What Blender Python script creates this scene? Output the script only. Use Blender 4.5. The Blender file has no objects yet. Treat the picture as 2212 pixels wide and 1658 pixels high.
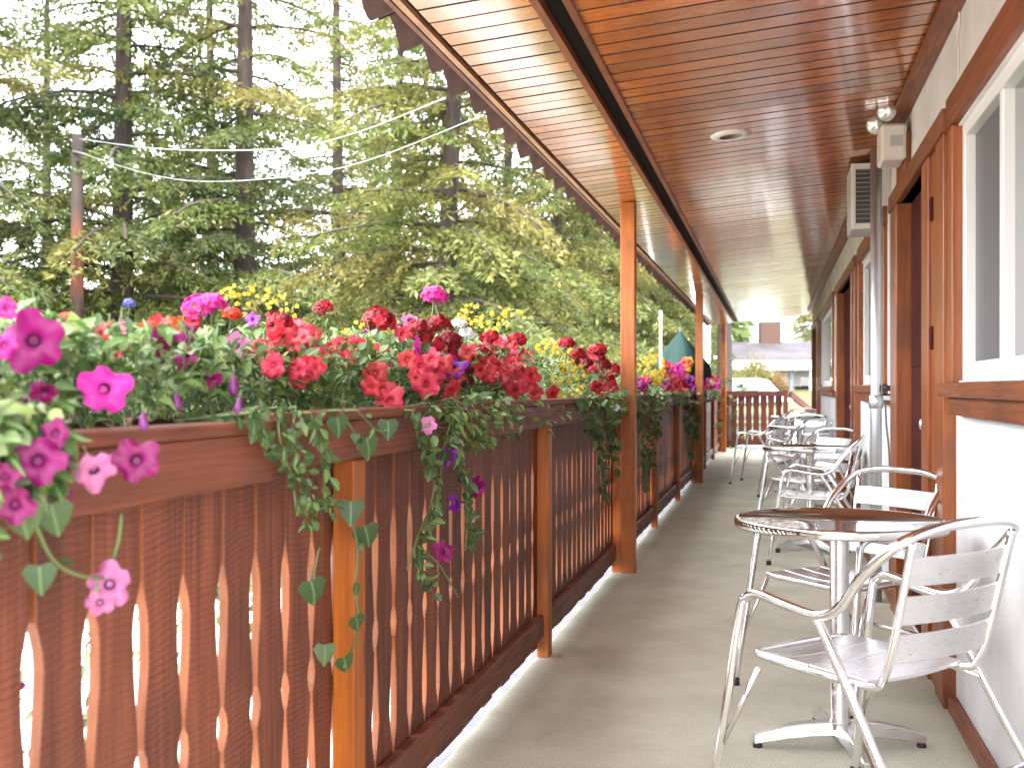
import bpy, bmesh, math, random
import numpy as np
from mathutils import Vector, Matrix, Quaternion
random.seed(7); rng = np.random.default_rng(7)
R = math.radians
S = bpy.context.scene
COL = S.collection

# ------------------------------------------------------------------ camera
FPX, CX, HY = 2400.0, 1106.0, 838.0          # focal length / centre / horizon, photo measured at 2212 px wide
EYE = 1.15
PSI = math.atan(566 / FPX)
cam_d = bpy.data.cameras.new('camera'); cam = bpy.data.objects.new('camera', cam_d); COL.objects.link(cam)
cam.location = (0, 0, EYE); cam.rotation_euler = (R(90), 0, PSI)
cam_d.sensor_width = 36; cam_d.lens = 36 * FPX / 2212; cam_d.shift_y = 9 / 2212
cam_d.clip_start = .05; cam_d.clip_end = 2000
cam_d.dof.use_dof = True; cam_d.dof.focus_distance = 4.2; cam_d.dof.aperture_fstop = 4.8
S.camera = cam

# ------------------------------------------------------------------ light
SUN_EL, SUN_HX, SUN_HY = R(57), .14, .990     # horizontal travel of the light (from behind left)
w = bpy.data.worlds.new("World"); S.world = w; w.use_nodes = True
nt = w.node_tree; bg = nt.nodes['Background']
sky = nt.nodes.new('ShaderNodeTexSky'); sky.sky_type = 'NISHITA'; sky.sun_disc = False
sky.sun_elevation = SUN_EL; sky.sun_rotation = math.atan2(-SUN_HX, -SUN_HY)
sky.air_density = 1.0; sky.dust_density = 2.5
cmix = nt.nodes.new('ShaderNodeMixRGB'); cmix.inputs[0].default_value = .62
cmix.inputs[2].default_value = (11.5, 11.6, 11.9, 1)      # thin bright cloud veil
nt.links.new(sky.outputs[0], cmix.inputs[1]); nt.links.new(cmix.outputs[0], bg.inputs[0])
bg.inputs[1].default_value = .13
sd = bpy.data.lights.new('sun', 'SUN'); sd.energy = 1.45; sd.angle = R(10); sd.color = (1, .94, .84)
sun = bpy.data.objects.new('sun', sd); COL.objects.link(sun)
sun.rotation_euler = Vector((SUN_HX * math.cos(SUN_EL), SUN_HY * math.cos(SUN_EL), -math.sin(SUN_EL))).to_track_quat('-Z', 'Y').to_euler()
S.view_settings.view_transform = 'Standard'; S.view_settings.look = 'None'
S.view_settings.exposure = 3.1; S.view_settings.gamma = 1; S.view_settings.use_curve_mapping = False
S.cycles.max_bounces = 10; S.cycles.diffuse_bounces = 5; S.cycles.glossy_bounces = 5
S.cycles.transparent_max_bounces = 12; S.cycles.caustics_reflective = False; S.cycles.caustics_refractive = False

# ------------------------------------------------------------------ helpers
CP, SP = math.cos(PSI), math.sin(PSI)
RIGHT, FWD = Vector((CP, SP, 0)), Vector((-SP, CP, 0))
def ray(px, py): return RIGHT * ((px - CX) / FPX) + FWD + Vector((0, 0, (HY - py) / FPX))
def on_x(px, py, x):
    d = ray(px, py); return Vector((0, 0, EYE)) + d * (x / d.x)
def on_z(px, py, z):
    d = ray(px, py); return Vector((0, 0, EYE)) + d * ((z - EYE) / d.z)
def at_d(px, py, zc): return Vector((0, 0, EYE)) + ray(px, py) * zc
def depth(p): return p.x * FWD.x + p.y * FWD.y
def camxy(xc, zc): v = RIGHT * xc + FWD * zc; return v.x, v.y

class MB:
    def __init__(s): s.v = []; s.f = []; s.m = []; s.sm = []
    def add(s, v, f, m=0, smooth=False):
        o = len(s.v); s.v += [tuple(p) for p in v]
        for q in f: s.f.append([i + o for i in q]); s.m.append(m); s.sm.append(smooth)
        return s
    def box(s, x0, x1, y0, y1, z0, z1, m=0):
        v = [(x, y, z) for z in (z0, z1) for y in (y0, y1) for x in (x0, x1)]
        return s.add(v, [(0, 2, 3, 1), (4, 5, 7, 6), (0, 1, 5, 4), (2, 6, 7, 3), (0, 4, 6, 2), (1, 3, 7, 5)], m)
    def tube(s, pts, r, n=8, m=0, caps=True, rr=None):
        pts = [Vector(p) for p in pts]; v = []; N = len(pts); up = None
        for i, p in enumerate(pts):
            t = (pts[min(i + 1, N - 1)] - pts[max(i - 1, 0)]).normalized()
            if up is None:
                up = Vector((0, 0, 1)) if abs(t.z) < .9 else Vector((1, 0, 0))
            a = (up - t * up.dot(t)).normalized(); b = t.cross(a); up = a
            q = r if rr is None else rr[i]
            for k in range(n):
                an = 2 * math.pi * k / n; v.append(p + (a * math.cos(an) + b * math.sin(an)) * q)
        f = [(i * n + k, i * n + (k + 1) % n, (i + 1) * n + (k + 1) % n, (i + 1) * n + k) for i in range(N - 1) for k in range(n)]
        s.add(v, f, m, True)
        if caps:
            o = len(s.v) - N * n
            s.f.append([o + k for k in range(n)][::-1]); s.m.append(m); s.sm.append(False)
            s.f.append([o + (N - 1) * n + k for k in range(n)]); s.m.append(m); s.sm.append(False)
        return s
    def lathe(s, prof, c=(0, 0, 0), n=32, m=0, smooth=True, closed=True):
        v = [(c[0] + r * math.cos(2 * math.pi * k / n), c[1] + r * math.sin(2 * math.pi * k / n), c[2] + z) for r, z in prof for k in range(n)]
        f = [(i * n + k, i * n + (k + 1) % n, (i + 1) * n + (k + 1) % n, (i + 1) * n + k) for i in range(len(prof) - 1) for k in range(n)]
        return s.add(v, f, m, smooth)
    def mesh(s, name, mats, bevel=0):
        me = bpy.data.meshes.new(name); me.from_pydata(s.v, [], s.f)
        for x in (mats if isinstance(mats, (list, tuple)) else [mats]): me.materials.append(x)
        me.polygons.foreach_set('material_index', s.m); me.polygons.foreach_set('use_smooth', s.sm)
        me.update()
        if bevel:
            bm = bmesh.new(); bm.from_mesh(me)
            bmesh.ops.recalc_face_normals(bm, faces=bm.faces)
            bmesh.ops.bevel(bm, geom=[e for e in bm.edges if len(e.link_faces) == 2 and e.calc_face_angle(0) > .6], offset=bevel, segments=1, affect='EDGES', clamp_overlap=True)
            bm.to_mesh(me); bm.free()
        return me
    def build(s, name, mats, parent=None, bevel=0): return link(name, s.mesh(name, mats, bevel), parent)

def link(name, data, parent=None, loc=None):
    o = bpy.data.objects.new(name, data); COL.objects.link(o)
    if parent is not None: o.parent = parent
    if loc is not None: o.location = loc
    return o
def tag(o, label=None, cat=None, group=None, kind=None):
    for k, v in (('label', label), ('category', cat), ('group', group), ('kind', kind)):
        if v: o[k] = v
    return o
def thing(name, label, cat, loc=(0, 0, 0), rz=0, group=None):
    o = bpy.data.objects.new(name, None); COL.objects.link(o); o.empty_display_size = .1
    o.location = loc; o.rotation_euler = (0, 0, rz); return tag(o, label, cat, group)
def box_part(name, mat, parent, a, b, bevel=0, kind=None):
    """box with its own origin at its centre"""
    c = [(p + q) / 2 for p, q in zip(a, b)]; h = [abs(q - p) / 2 for p, q in zip(a, b)]
    o = MB().box(-h[0], h[0], -h[1], h[1], -h[2], h[2]).build(name, mat, parent, bevel); o.location = c
    if kind: o['kind'] = kind
    return o
def spline(pts, k=6):
    pts = [Vector(p) for p in pts]; out = []
    for i in range(len(pts) - 1):
        p0, p1, p2, p3 = pts[max(i - 1, 0)], pts[i], pts[i + 1], pts[min(i + 2, len(pts) - 1)]
        for j in range(k):
            t = j / k
            out.append(.5 * ((2 * p1) + (p2 - p0) * t + (2 * p0 - 5 * p1 + 4 * p2 - p3) * t * t + (3 * p1 - p0 - 3 * p2 + p3) * t ** 3))
    out.append(pts[-1]); return out
def copy_tree(o, parent=None):
    c = o.copy(); COL.objects.link(c)
    if parent is not None: c.parent = parent
    for ch in list(o.children): copy_tree(ch, c)
    return c

# ------------------------------------------------------------------ materials
class NG:
    def __init__(s, name):
        s.m = bpy.data.materials.new(name); s.m.use_nodes = True; s.t = s.m.node_tree
        s.b = s.t.nodes['Principled BSDF']; s.o = s.t.nodes['Material Output']
    def n(s, typ, **kw):
        x = s.t.nodes.new('ShaderNode' + typ)
        for k, v in kw.items():
            if k[0] == 'i': x.inputs[int(k[1:])].default_value = v
            else: setattr(x, k, v)
        return x
    def l(s, a, ao, b, bi): s.t.links.new(a.outputs[ao], b.inputs[bi])
    def mapping(s, scale, coord='Object', rot=(0, 0, 0)):
        tc = s.n('TexCoord'); mp = s.n('Mapping'); s.l(tc, coord, mp, 0)
        mp.inputs['Scale'].default_value = scale; mp.inputs['Rotation'].default_value = rot; return mp
    def noise(s, mp, scale, detail=4, rough=.55, dist=0):
        x = s.n('TexNoise'); x.inputs['Scale'].default_value = scale; x.inputs['Detail'].default_value = detail
        x.inputs['Roughness'].default_value = rough; x.inputs['Distortion'].default_value = dist
        if mp is not None: s.l(mp, 0, x, 'Vector')
        return x
    def ramp(s, src, so, stops):
        x = s.n('ValToRGB'); e = x.color_ramp.elements
        while len(e) < len(stops): e.new(.5)
        for q, (p, c) in zip(e, stops): q.position = p; q.color = tuple(c) + ((1,) if len(c) == 3 else ())
        s.l(src, so, x, 0); return x
    def mix(s, fac, a, b, mode='MIX'):
        x = s.n('MixRGB', blend_type=mode)
        for i, v in ((0, fac), (1, a), (2, b)):
            if isinstance(v, tuple) and hasattr(v[0], 'outputs'): s.l(v[0], v[1], x, i)
            elif i == 0: x.inputs[0].default_value = v
            else: x.inputs[i].default_value = tuple(v) + ((1,) if len(v) == 3 else ())
        return x
    def bump(s, src, so, strength, dist=.002, prev=None):
        x = s.n('Bump'); x.inputs['Strength'].default_value = strength; x.inputs['Distance'].default_value = dist
        s.l(src, so, x, 'Height')
        if prev: s.l(prev, 0, x, 'Normal')
        s.l(x, 0, s.b, 'Normal'); return x
    def set(s, **kw):
        for k, v in kw.items():
            k = k.replace('_', ' ')
            s.b.inputs[k].default_value = tuple(v) + ((1,) if isinstance(v, tuple) and len(v) == 3 else ()) if isinstance(v, tuple) else v
        return s

def plain(name, col, rough=.5, metal=0, **kw):
    g = NG(name); g.set(Base_Color=col, Roughness=rough, Metallic=metal, **kw); return g.m

def wood(name, c0, c1, axis, rough=.45, saw=0, knots=.5, coat=0, var=.25, rvar=.1, spec=.5, grain=.65, bstr=.35, cior=1.5, crough=.16):
    """stained timber; grain runs along local axis 0/1/2"""
    g = NG(name); info = g.n('ObjectInfo')
    tc = g.n('TexCoord'); add = g.n('VectorMath', operation='ADD'); g.l(tc, 'Object', add, 0)
    off = g.n('VectorMath', operation='SCALE'); off.inputs['Scale'].default_value = 37.0
    comb = g.n('CombineXYZ'); [g.l(info, 'Random', comb, i) for i in range(3)]
    g.l(comb, 0, off, 0); g.l(off, 0, add, 1)
    sc = [14, 14, 14]; sc[axis] = .9
    mp = g.n('Mapping'); g.l(add, 0, mp, 0); mp.inputs['Scale'].default_value = sc
    n1 = g.noise(mp, 2.2, 6, .62, .6)
    mp2 = g.n('Mapping'); g.l(add, 0, mp2, 0); s2 = [60, 60, 60]; s2[axis] = 2.2; mp2.inputs['Scale'].default_value = s2
    n2 = g.noise(mp2, 2.0, 4, .6)
    n3 = g.noise(add, 3.2, 3, .5)
    r1 = g.ramp(n1, 0, [(.28, c0), (.72, c1)])
    r2 = g.ramp(n2, 0, [(.3, (.62,) * 3), (.65, (1.08,) * 3)])
    m = g.mix(grain, (r1, 0), (r2, 0), 'MULTIPLY')
    r3 = g.ramp(n3, 0, [(.30, (.55, .52, .52)), (.5, (.98, .98, .98)), (.72, (1.22, 1.16, 1.1))])
    m = g.mix(.7, (m, 0), (r3, 0), 'MULTIPLY')
    # knots
    s3 = [6, 6, 6]; s3[axis] = 2.2
    mp3 = g.n('Mapping'); g.l(add, 0, mp3, 0); mp3.inputs['Scale'].default_value = s3
    vo = g.n('TexVoronoi'); vo.inputs['Scale'].default_value = 1.0; g.l(mp3, 0, vo, 'Vector')
    rk = g.ramp(vo, 'Distance', [(.06, (.28, .2, .18)), (.16, (1, 1, 1))])
    m = g.mix(knots, (m, 0), (rk, 0), 'MULTIPLY')
    hv = g.n('HueSaturation'); g.l(m, 0, hv, 'Color')
    mr = g.n('MapRange'); g.l(info, 'Random', mr, 0); mr.inputs[3].default_value = 1 - var; mr.inputs[4].default_value = 1 + var
    g.l(mr, 0, hv, 'Value'); g.l(hv, 0, g.b, 'Base Color')
    rr = g.ramp(n2, 0, [(.3, (rough + rvar,) * 3), (.7, (rough - rvar,) * 3)]); g.l(rr, 0, g.b, 'Roughness')
    b = g.bump(n2, 0, bstr, .0015)
    if saw:
        s4 = [0, 0, 0]; s4[axis] = 1.0
        mp4 = g.n('Mapping'); g.l(add, 0, mp4, 0); mp4.inputs['Rotation'].default_value = (.09, .0, .0)
        wv = g.n('TexWave', wave_type='BANDS', bands_direction='XYZ'[axis]); wv.inputs['Scale'].default_value = 26
        wv.inputs['Distortion'].default_value = 11; wv.inputs['Detail'].default_value = 4; wv.inputs['Detail Scale'].default_value = .25
        g.l(mp4, 0, wv, 'Vector')
        nm_ = g.noise(add, 5.5, 3, .6); sf = g.ramp(nm_, 0, [(.34, (.15,) * 3), (.62, (saw,) * 3)])
        ms = g.mix((sf, 0), (hv, 0), (g.ramp(wv, 1, [(.08, (.58, .52, .5)), (.5, (1.08, 1.06, 1.06))]), 0), 'MULTIPLY')
        g.l(ms, 0, g.b, 'Base Color'); g.bump(wv, 1, .22, .002, b)
    g.set(Coat_Weight=coat, Coat_Roughness=crough, Coat_IOR=cior, Specular_IOR_Level=spec)
    return g.m

M = {}
M['baluster'] = wood('stained_board', (.078, .019, .010), (.21, .060, .029), 2, .6, saw=.8, knots=.6, var=.24)
M['edge'] = wood('board_edge', (.20, .052, .014), (.36, .11, .03), 2, .5, knots=.5, var=.2)
M['rail'] = wood('stained_rail', (.092, .023, .011), (.20, .057, .027), 1, .55, knots=.5, var=.1)
M['railx'] = wood('stained_rail_cross', (.15, .035, .016), (.28, .08, .035), 0, .5, knots=.4, var=.1)
M['post'] = wood('stained_post', (.27, .060, .003), (.47, .130, .007), 2, .5, knots=.8, coat=.05, var=.08)
M['casing'] = wood('stained_casing', (.16, .035, .004), (.34, .088, .010), 2, .42, knots=.4, coat=.15, var=.14)
M['casing_h'] = wood('stained_casing_long', (.14, .035, .010), (.26, .072, .022), 1, .45, knots=.3, var=.06)
M['ceil'] = wood('varnished_ceiling', (.36, .078, .010), (.52, .155, .018), 0, .28, knots=.06, coat=1.0, var=.2, rvar=.05, grain=.25, bstr=.06, cior=1.85, crough=.11)
M['door'] = wood('dark_door', (.045, .012, .012), (.085, .022, .020), 2, .8, knots=.2, var=.05, spec=.08)
M['endrail'] = wood('dark_end_railing', (.055, .010, .004), (.11, .022, .009), 2, .7, knots=.3, var=.1)
M['tan_trim'] = wood('eave_trim', (.30, .15, .07), (.46, .26, .13), 1, .5, knots=.2, var=.05)
M['joint'] = plain('dark_joint_shade', (.028, .009, .005), .8)  # groove shade painted as a dark colour on the plank side faces
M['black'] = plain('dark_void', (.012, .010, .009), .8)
M['rubber'] = plain('black_rubber', (.015, .015, .017), .6)
M['vinyl'] = plain('white_vinyl', (.78, .78, .77), .3)
M['greybox'] = plain('grey_painted_metal', (.42, .42, .40), .4)
M['louver'] = plain('dark_louver', (.10, .10, .095), .45)
M['cream'] = plain('cream_plastic', (.68, .64, .58), .35)
M['soil'] = plain('soil', (.03, .02, .013), .95)

def metal(name, col, rough, brushed=0):
    g = NG(name); g.set(Base_Color=col, Metallic=1.0, Roughness=rough)
    mp = g.mapping((3, 3, 3) if not brushed else (2, 90, 90)); n = g.noise(mp, 18 if not brushed else 4, 3)
    rr = g.ramp(n, 0, [(.3, (max(rough - .05, .02),) * 3), (.7, (rough + .09,) * 3)]); g.l(rr, 0, g.b, 'Roughness')
    if brushed: g.bump(g.noise(g.mapping((brushed, 300, 300)), 3, 2), 0, .015, .0003)
    return g.m
M['alu'] = metal('polished_aluminium', (.83, .83, .84), .15)
M['slat'] = metal('brushed_aluminium', (.80, .80, .81), .30, 4)
M['steel'] = metal('steel_table_top', (.78, .77, .76), .07)
M['galv'] = metal('galvanised_pipe', (.60, .63, .65), .42)

def stucco():
    g = NG('white_stucco'); mp = g.mapping((1, 1, 1))
    n = g.noise(mp, 60, 6, .7); n2 = g.noise(mp, 2.5, 4)
    c = g.ramp(n2, 0, [(.3, (.66, .65, .635)), (.62, (.82, .815, .805))]); g.l(c, 0, g.b, 'Base Color')
    g.bump(n, 0, .8, .008); g.set(Roughness=.85); return g.m
M['stucco'] = stucco()
def carpet():
    g = NG('sage_carpet'); mp = g.mapping((1, 1, 1), rot=(0, 0, R(38)))
    wv = g.n('TexWave', wave_type='BANDS', bands_direction='X'); wv.inputs['Scale'].default_value = 40; wv.inputs['Distortion'].default_value = 1.2
    wv.inputs['Detail'].default_value = 2; g.l(mp, 0, wv, 'Vector')
    n = g.noise(mp, 210, 3, .75); n2 = g.noise(mp, 2.2, 5, .6)
    a = g.ramp(n, 0, [(.28, (.40, .395, .305)), (.72, (.77, .76, .625))])
    b = g.mix(.8, (a, 0), (g.ramp(wv, 1, [(.2, (.62, .62, .60)), (.8, (1.15, 1.15, 1.13))]), 0), 'MULTIPLY')
    d = g.mix(.8, (b, 0), (g.ramp(n2, 0, [(.33, (.78, .76, .71)), (.62, (1.06, 1.06, 1.06))]), 0), 'MULTIPLY')
    g.l(d, 0, g.b, 'Base Color'); g.set(Roughness=.95); bb = g.bump(n, 0, .6, .004); g.bump(wv, 1, .3, .003, bb); return g.m
M['carpet'] = carpet()
def ground_mat(name, a, b, scale, rough=.9, fine=60):
    g = NG(name); mp = g.mapping((1, 1, 1)); n = g.noise(mp, scale, 6, .6); n2 = g.noise(mp, fine, 4, .7)
    c = g.ramp(n, 0, [(.3, a), (.7, b)]); c2 = g.mix(.5, (c, 0), (g.ramp(n2, 0, [(.3, (.7,) * 3), (.7, (1.15,) * 3)]), 0), 'MULTIPLY')
    g.l(c2, 0, g.b, 'Base Color'); g.set(Roughness=rough); g.bump(n2, 0, .3, .01); return g.m
M['concrete'] = ground_mat('pale_concrete', (.42, .40, .37), (.56, .54, .51), .8)
M['flash'] = ground_mat('deck_edge_strip', (.22, .22, .25), (.38, .38, .41), 5)
M['grass_hill'] = ground_mat('dry_hillside', (.040, .042, .014), (.090, .076, .026), .35, .95, 9)
def tile_mat():
    g = NG('clay_tile'); info = g.n('ObjectInfo'); mp = g.mapping((1, 1, 1)); n = g.noise(mp, 14, 5, .65)
    c = g.ramp(n, 0, [(.3, (.032, .013, .010)), (.7, (.078, .031, .022))])
    hv = g.n('HueSaturation'); g.l(c, 0, hv, 'Color'); mr = g.n('MapRange'); g.l(info, 'Random', mr, 0)
    mr.inputs[3].default_value = .75; mr.inputs[4].default_value = 1.25; g.l(mr, 0, hv, 'Value'); g.l(hv, 0, g.b, 'Base Color')
    g.set(Roughness=.75); g.bump(n, 0, .3, .004); return g.m
M['tile'] = tile_mat()
def glass_mat():
    g = NG('window_glass'); g.set(Base_Color=(.02, .025, .025), Roughness=.015, Specular_IOR_Level=.9, Coat_Weight=.6, Coat_Roughness=.01); return g.m
M['glass'] = glass_mat()
def screen_mat():
    g = NG('insect_screen'); mp = g.mapping((1, 1, 1)); 
    w1 = g.n('TexWave', wave_type='BANDS', bands_direction='Y'); w1.inputs['Scale'].default_value = 8; w1.inputs['Distortion'].default_value = .6; g.l(mp, 0, w1, 0)
    c = g.ramp(w1, 1, [(.2, (.075, .075, .08)), (.8, (.13, .13, .135))]); g.l(c, 0, g.b, 'Base Color'); g.set(Roughness=.45); return g.m
M['screen'] = screen_mat()
def lens_mat():
    g = NG('lamp_lens'); g.set(Base_Color=(.75, .75, .7), Roughness=.12, Metallic=.55, Coat_Weight=1); return g.m
M['lens'] = lens_mat()
def bark(name, a, b):
    g = NG(name); mp = g.mapping((1, 1, .22)); n = g.noise(mp, 9, 8, .7, .5)
    vo = g.n('TexVoronoi'); vo.inputs['Scale'].default_value = 14; g.l(mp, 0, vo, 'Vector')
    c = g.ramp(n, 0, [(.3, a), (.7, b)]); m = g.mix(.6, (c, 0), (g.ramp(vo, 'Distance', [(.1, (.5,) * 3), (.5, (1.1,) * 3)]), 0), 'MULTIPLY')
    g.l(m, 0, g.b, 'Base Color'); g.set(Roughness=.95); g.bump(n, 0, .8, .03); return g.m
M['bark'] = bark('conifer_bark', (.022, .016, .013), (.065, .047, .038))
def pole_mat():
    g = NG('red_pole_timber'); mp = g.mapping((1, 1, .3)); n = g.noise(mp, 9, 7, .7, .5); n2 = g.noise(g.mapping((1, 1, 1)), .9, 3, .5)
    c = g.ramp(n, 0, [(.3, (.014, .009, .008)), (.7, (.04, .025, .019))]); d = g.ramp(n, 0, [(.3, (.045, .012, .006)), (.7, (.13, .033, .014))])
    tc = g.n('TexCoord'); sx = g.n('SeparateXYZ'); g.l(tc, 'Object', sx, 0); ad = g.n('Math', operation='MULTIPLY_ADD'); g.l(n, 0, ad, 0); ad.inputs[1].default_value = 1.6; g.l(sx, 2, ad, 2)
    dv = g.n('Math', operation='DIVIDE'); g.l(ad, 0, dv, 0); dv.inputs[1].default_value = 6.2
    m = g.mix((g.ramp(dv, 0, [(.56, (.12,) * 3), (.62, (1, 1, 1)), (.74, (1, 1, 1)), (.78, (0, 0, 0))]), 0), (c, 0), (d, 0)); g.l(m, 0, g.b, 'Base Color'); g.set(Roughness=.9); g.bump(n, 0, .8, .02); return g.m  # orange band at mid height paints in the lit stretch of timber
M['pole'] = pole_mat()
def tinted(name, trans=.25, rough=.5, spec=.35, flat=None):
    """albedo from the mesh's own tint attribute, with light passing through"""
    g = NG(name); at = g.n('Attribute', attribute_name='tint'); g.l(at, 'Color', g.b, 'Base Color')
    g.set(Roughness=rough, Specular_IOR_Level=spec)
    tr = g.n('BsdfTranslucent'); g.l(at, 'Color', tr, 0); mx = g.n('MixShader'); mx.inputs[0].default_value = trans
    g.l(g.b, 0, mx, 1); g.l(tr, 0, mx, 2); g.l(mx, 0, g.o, 0); return g.m
M['needle'] = tinted('conifer_needles', .45, .55, .3)
M['leafstuff'] = tinted('plant_foliage', .28, .42, .4)
def leafcol(name, col, trans=.28, rough=.42, var=.3, hue=.03, vein=False):
    g = NG(name); info = g.n('ObjectInfo'); hv = g.n('HueSaturation'); hv.inputs['Color'].default_value = col + (1,)
    mr = g.n('MapRange'); g.l(info, 'Random', mr, 0); mr.inputs[3].default_value = 1 - var; mr.inputs[4].default_value = 1 + var; g.l(mr, 0, hv, 'Value')
    mr2 = g.n('MapRange'); g.l(info, 'Random', mr2, 0); mr2.inputs[3].default_value = .5 + hue; mr2.inputs[4].default_value = .5 - hue; g.l(mr2, 0, hv, 'Hue')
    mp = g.mapping((1, 1, 1)); n = g.noise(mp, 120, 3)
    mm = g.mix(.5, (hv, 0), (g.ramp(n, 0, [(.3, (.75,) * 3), (.7, (1.15,) * 3)]), 0), 'MULTIPLY')
    if vein:
        tc = g.n('TexCoord'); sx = g.n('SeparateXYZ'); g.l(tc, 'Object', sx, 0); ab = g.n('Math', operation='ABSOLUTE'); g.l(sx, 0, ab, 0)
        sv = g.n('Math', operation='MULTIPLY_ADD'); g.l(ab, 0, sv, 0); sv.inputs[1].default_value = -.9; g.l(sx, 1, sv, 2); s2 = g.n('Math', operation='MULTIPLY'); g.l(sv, 0, s2, 0); s2.inputs[1].default_value = 34; s3 = g.n('Math', operation='SINE'); g.l(s2, 0, s3, 0)
        v1 = g.mix((g.ramp(ab, 0, [(.02, (1, 1, 1)), (.05, (0, 0, 0))]), 0), (mm, 0), tuple(min(1, q * 1.9 + .03) for q in col)); v2 = g.mix((g.ramp(s3, 0, [(.9, (0, 0, 0)), (1, (.45,) * 3)]), 0), (v1, 0), tuple(min(1, q * 1.6 + .02) for q in col)); mm = v2
    g.l(mm, 0, g.b, 'Base Color'); g.set(Roughness=rough)
    tr = g.n('BsdfTranslucent'); g.l(mm, 0, tr, 0); mx = g.n('MixShader'); mx.inputs[0].default_value = trans
    g.l(g.b, 0, mx, 1); g.l(tr, 0, mx, 2); g.l(mx, 0, g.o, 0); return g.m
M['leaf'] = leafcol('petunia_leaf', (.10, .175, .05), vein=True)
M['ivy'] = leafcol('vine_leaf', (.045, .085, .022), rough=.5, hue=.025, vein=True)
M['stem'] = plain('green_stem', (.10, .14, .045), .5)
PET = {'magenta': (.29, .003, .13), 'hotpink': (.72, .03, .36), 'coral': (.68, .045, .075), 'red': (.46, .006, .012), 'darkred': (.24, .003, .010),
       'orange': (.78, .075, .03), 'yellow': (.80, .54, .015), 'violet': (.24, .015, .34), 'white': (.80, .79, .76), 'blue': (.12, .13, .48), 'pale': (.72, .22, .48), 'salmon': (.72, .12, .15)}
def petal(name, c):
    m = leafcol(name, c, .32, .5, .18, .008); t = m.node_tree; g = NG.__new__(NG); g.m, g.t, g.b, g.o = m, t, t.nodes['Principled BSDF'], t.nodes['Material Output']
    tc = g.n('TexCoord'); sx = g.n('SeparateXYZ'); g.l(tc, 'Object', sx, 0); at = g.n('Math', operation='ARCTAN2'); g.l(sx, 1, at, 0); g.l(sx, 0, at, 1)
    ml = g.n('Math', operation='MULTIPLY'); g.l(at, 0, ml, 0); ml.inputs[1].default_value = 7.5; ab = g.n('Math', operation='SINE'); g.l(ml, 0, ab, 0); a2 = g.n('Math', operation='ABSOLUTE'); g.l(ab, 0, a2, 0)
    r = g.ramp(a2, 0, [(.0, (.62, .5, .6)), (.22, (1, 1, 1))]); n = g.noise(tc, 5, 3); g.t.links.remove(n.inputs['Vector'].links[0]) if n.inputs['Vector'].links else None; g.l(tc, 'Object', n, 'Vector')
    src = g.b.inputs['Base Color'].links[0].from_socket
    x = g.n('MixRGB', blend_type='MULTIPLY'); x.inputs[0].default_value = .75; t.links.new(src, x.inputs[1]); g.l(r, 0, x, 2)
    y = g.n('MixRGB', blend_type='MULTIPLY'); y.inputs[0].default_value = .6; g.l(x, 0, y, 1); g.l(g.ramp(n, 0, [(.3, (.68, .62, .7)), (.65, (1.15, 1.15, 1.15))]), 0, y, 2); g.l(y, 0, g.b, 'Base Color')
    return m
for k, c in PET.items(): M['p_' + k] = petal('petal_' + k, tuple(q * .74 for q in c))
M['throat'] = plain('flower_throat', (.03, .002, .025), .7)
M['throat_c'] = plain('coral_throat', (.30, .015, .02), .7)
M['bud'] = leafcol('petunia_bud', (.16, .02, .13), .2)

# ------------------------------------------------------------------ SETTING: ground, deck
def gz(x, y):
    d = math.hypot(x, y); t = min(max((d - 24) / 45, 0), 1); return -.42 + 3.2 * t * t * (3 - 2 * t) * (1 if x < 30 else .6)
mb = MB(); ga = [-700, -400, -250, -160] + [i * 8 for i in range(-16, 17)] + [160, 250, 400, 700]
for yy in ga:
    for xx in ga: mb.v.append((xx, yy, gz(xx, yy) if -60 < yy else -.42))
n = len(ga)
for j in range(n - 1):
    for i in range(n - 1): mb.f.append([j * n + i, j * n + i + 1, (j + 1) * n + i + 1, (j + 1) * n + i]); mb.m.append(0); mb.sm.append(True)
tag(mb.build('hillside_ground', M['grass_hill']), kind='structure')
pk = [(-9, -22), (14, -22), (14, 46), (-2.5, 46), (-2.5, 9.5), (-4.2, 7.0), (-9, 7.0)]          # paved lot, outline shaped for bounce light and ceiling reflections; grass beyond
tag(MB().add([(x, y, z) for z in (-.60, -.37) for x, y in pk], [tuple(range(7))[::-1], tuple(range(7, 14))] + [(i, (i + 1) % 7, 7 + (i + 1) % 7, 7 + i) for i in range(7)]).build('parking_lot', M['concrete']), kind='structure')
tag(MB().box(-1.045, .70, -1.2, 21.2, -.37, -.012).build('balcony_deck', M['concrete']), kind='structure')
tag(MB().box(-1.06, -.985, -1.2, 21.25, -.012, -.002).build('deck_edge_strip', M['flash']), kind='structure')
tag(MB().box(-.985, .64, -1.2, 21.2, -.012, .004).build('balcony_floor', M['carpet']), kind='structure')

# ------------------------------------------------------------------ MOTEL WALL WITH DOORS AND WINDOWS
WX, WLX = .61, .632
def ceil_z(x): return EYE + 1.235 + .0925 * x
bld = thing('motel_building', 'white stucco motel wing with brown door and window trim along the balcony', 'building', (.7, 8, 0))
def bp(name, mat, a, b, bevel=0, parent=None, label=None):
    if parent is None:
        c = bld.location; o = box_part(name, mat, bld, [p - q for p, q in zip(a, c)], [p - q for p, q in zip(b, c)], bevel)
    else:
        c = bld.location + parent.location; o = box_part(name, mat, parent, [p - q for p, q in zip(a, c)], [p - q for p, q in zip(b, c)], bevel)
    if label: o['label'] = label
    return o
WINS = [(1.95, 4.02), (6.55, 8.32), (12.1, 15.3)]
DOORS = [(4.22, 6.08), (8.7, 11.4), (16.0, 18.6)]
WB, WT = 1.175, 2.04
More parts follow.
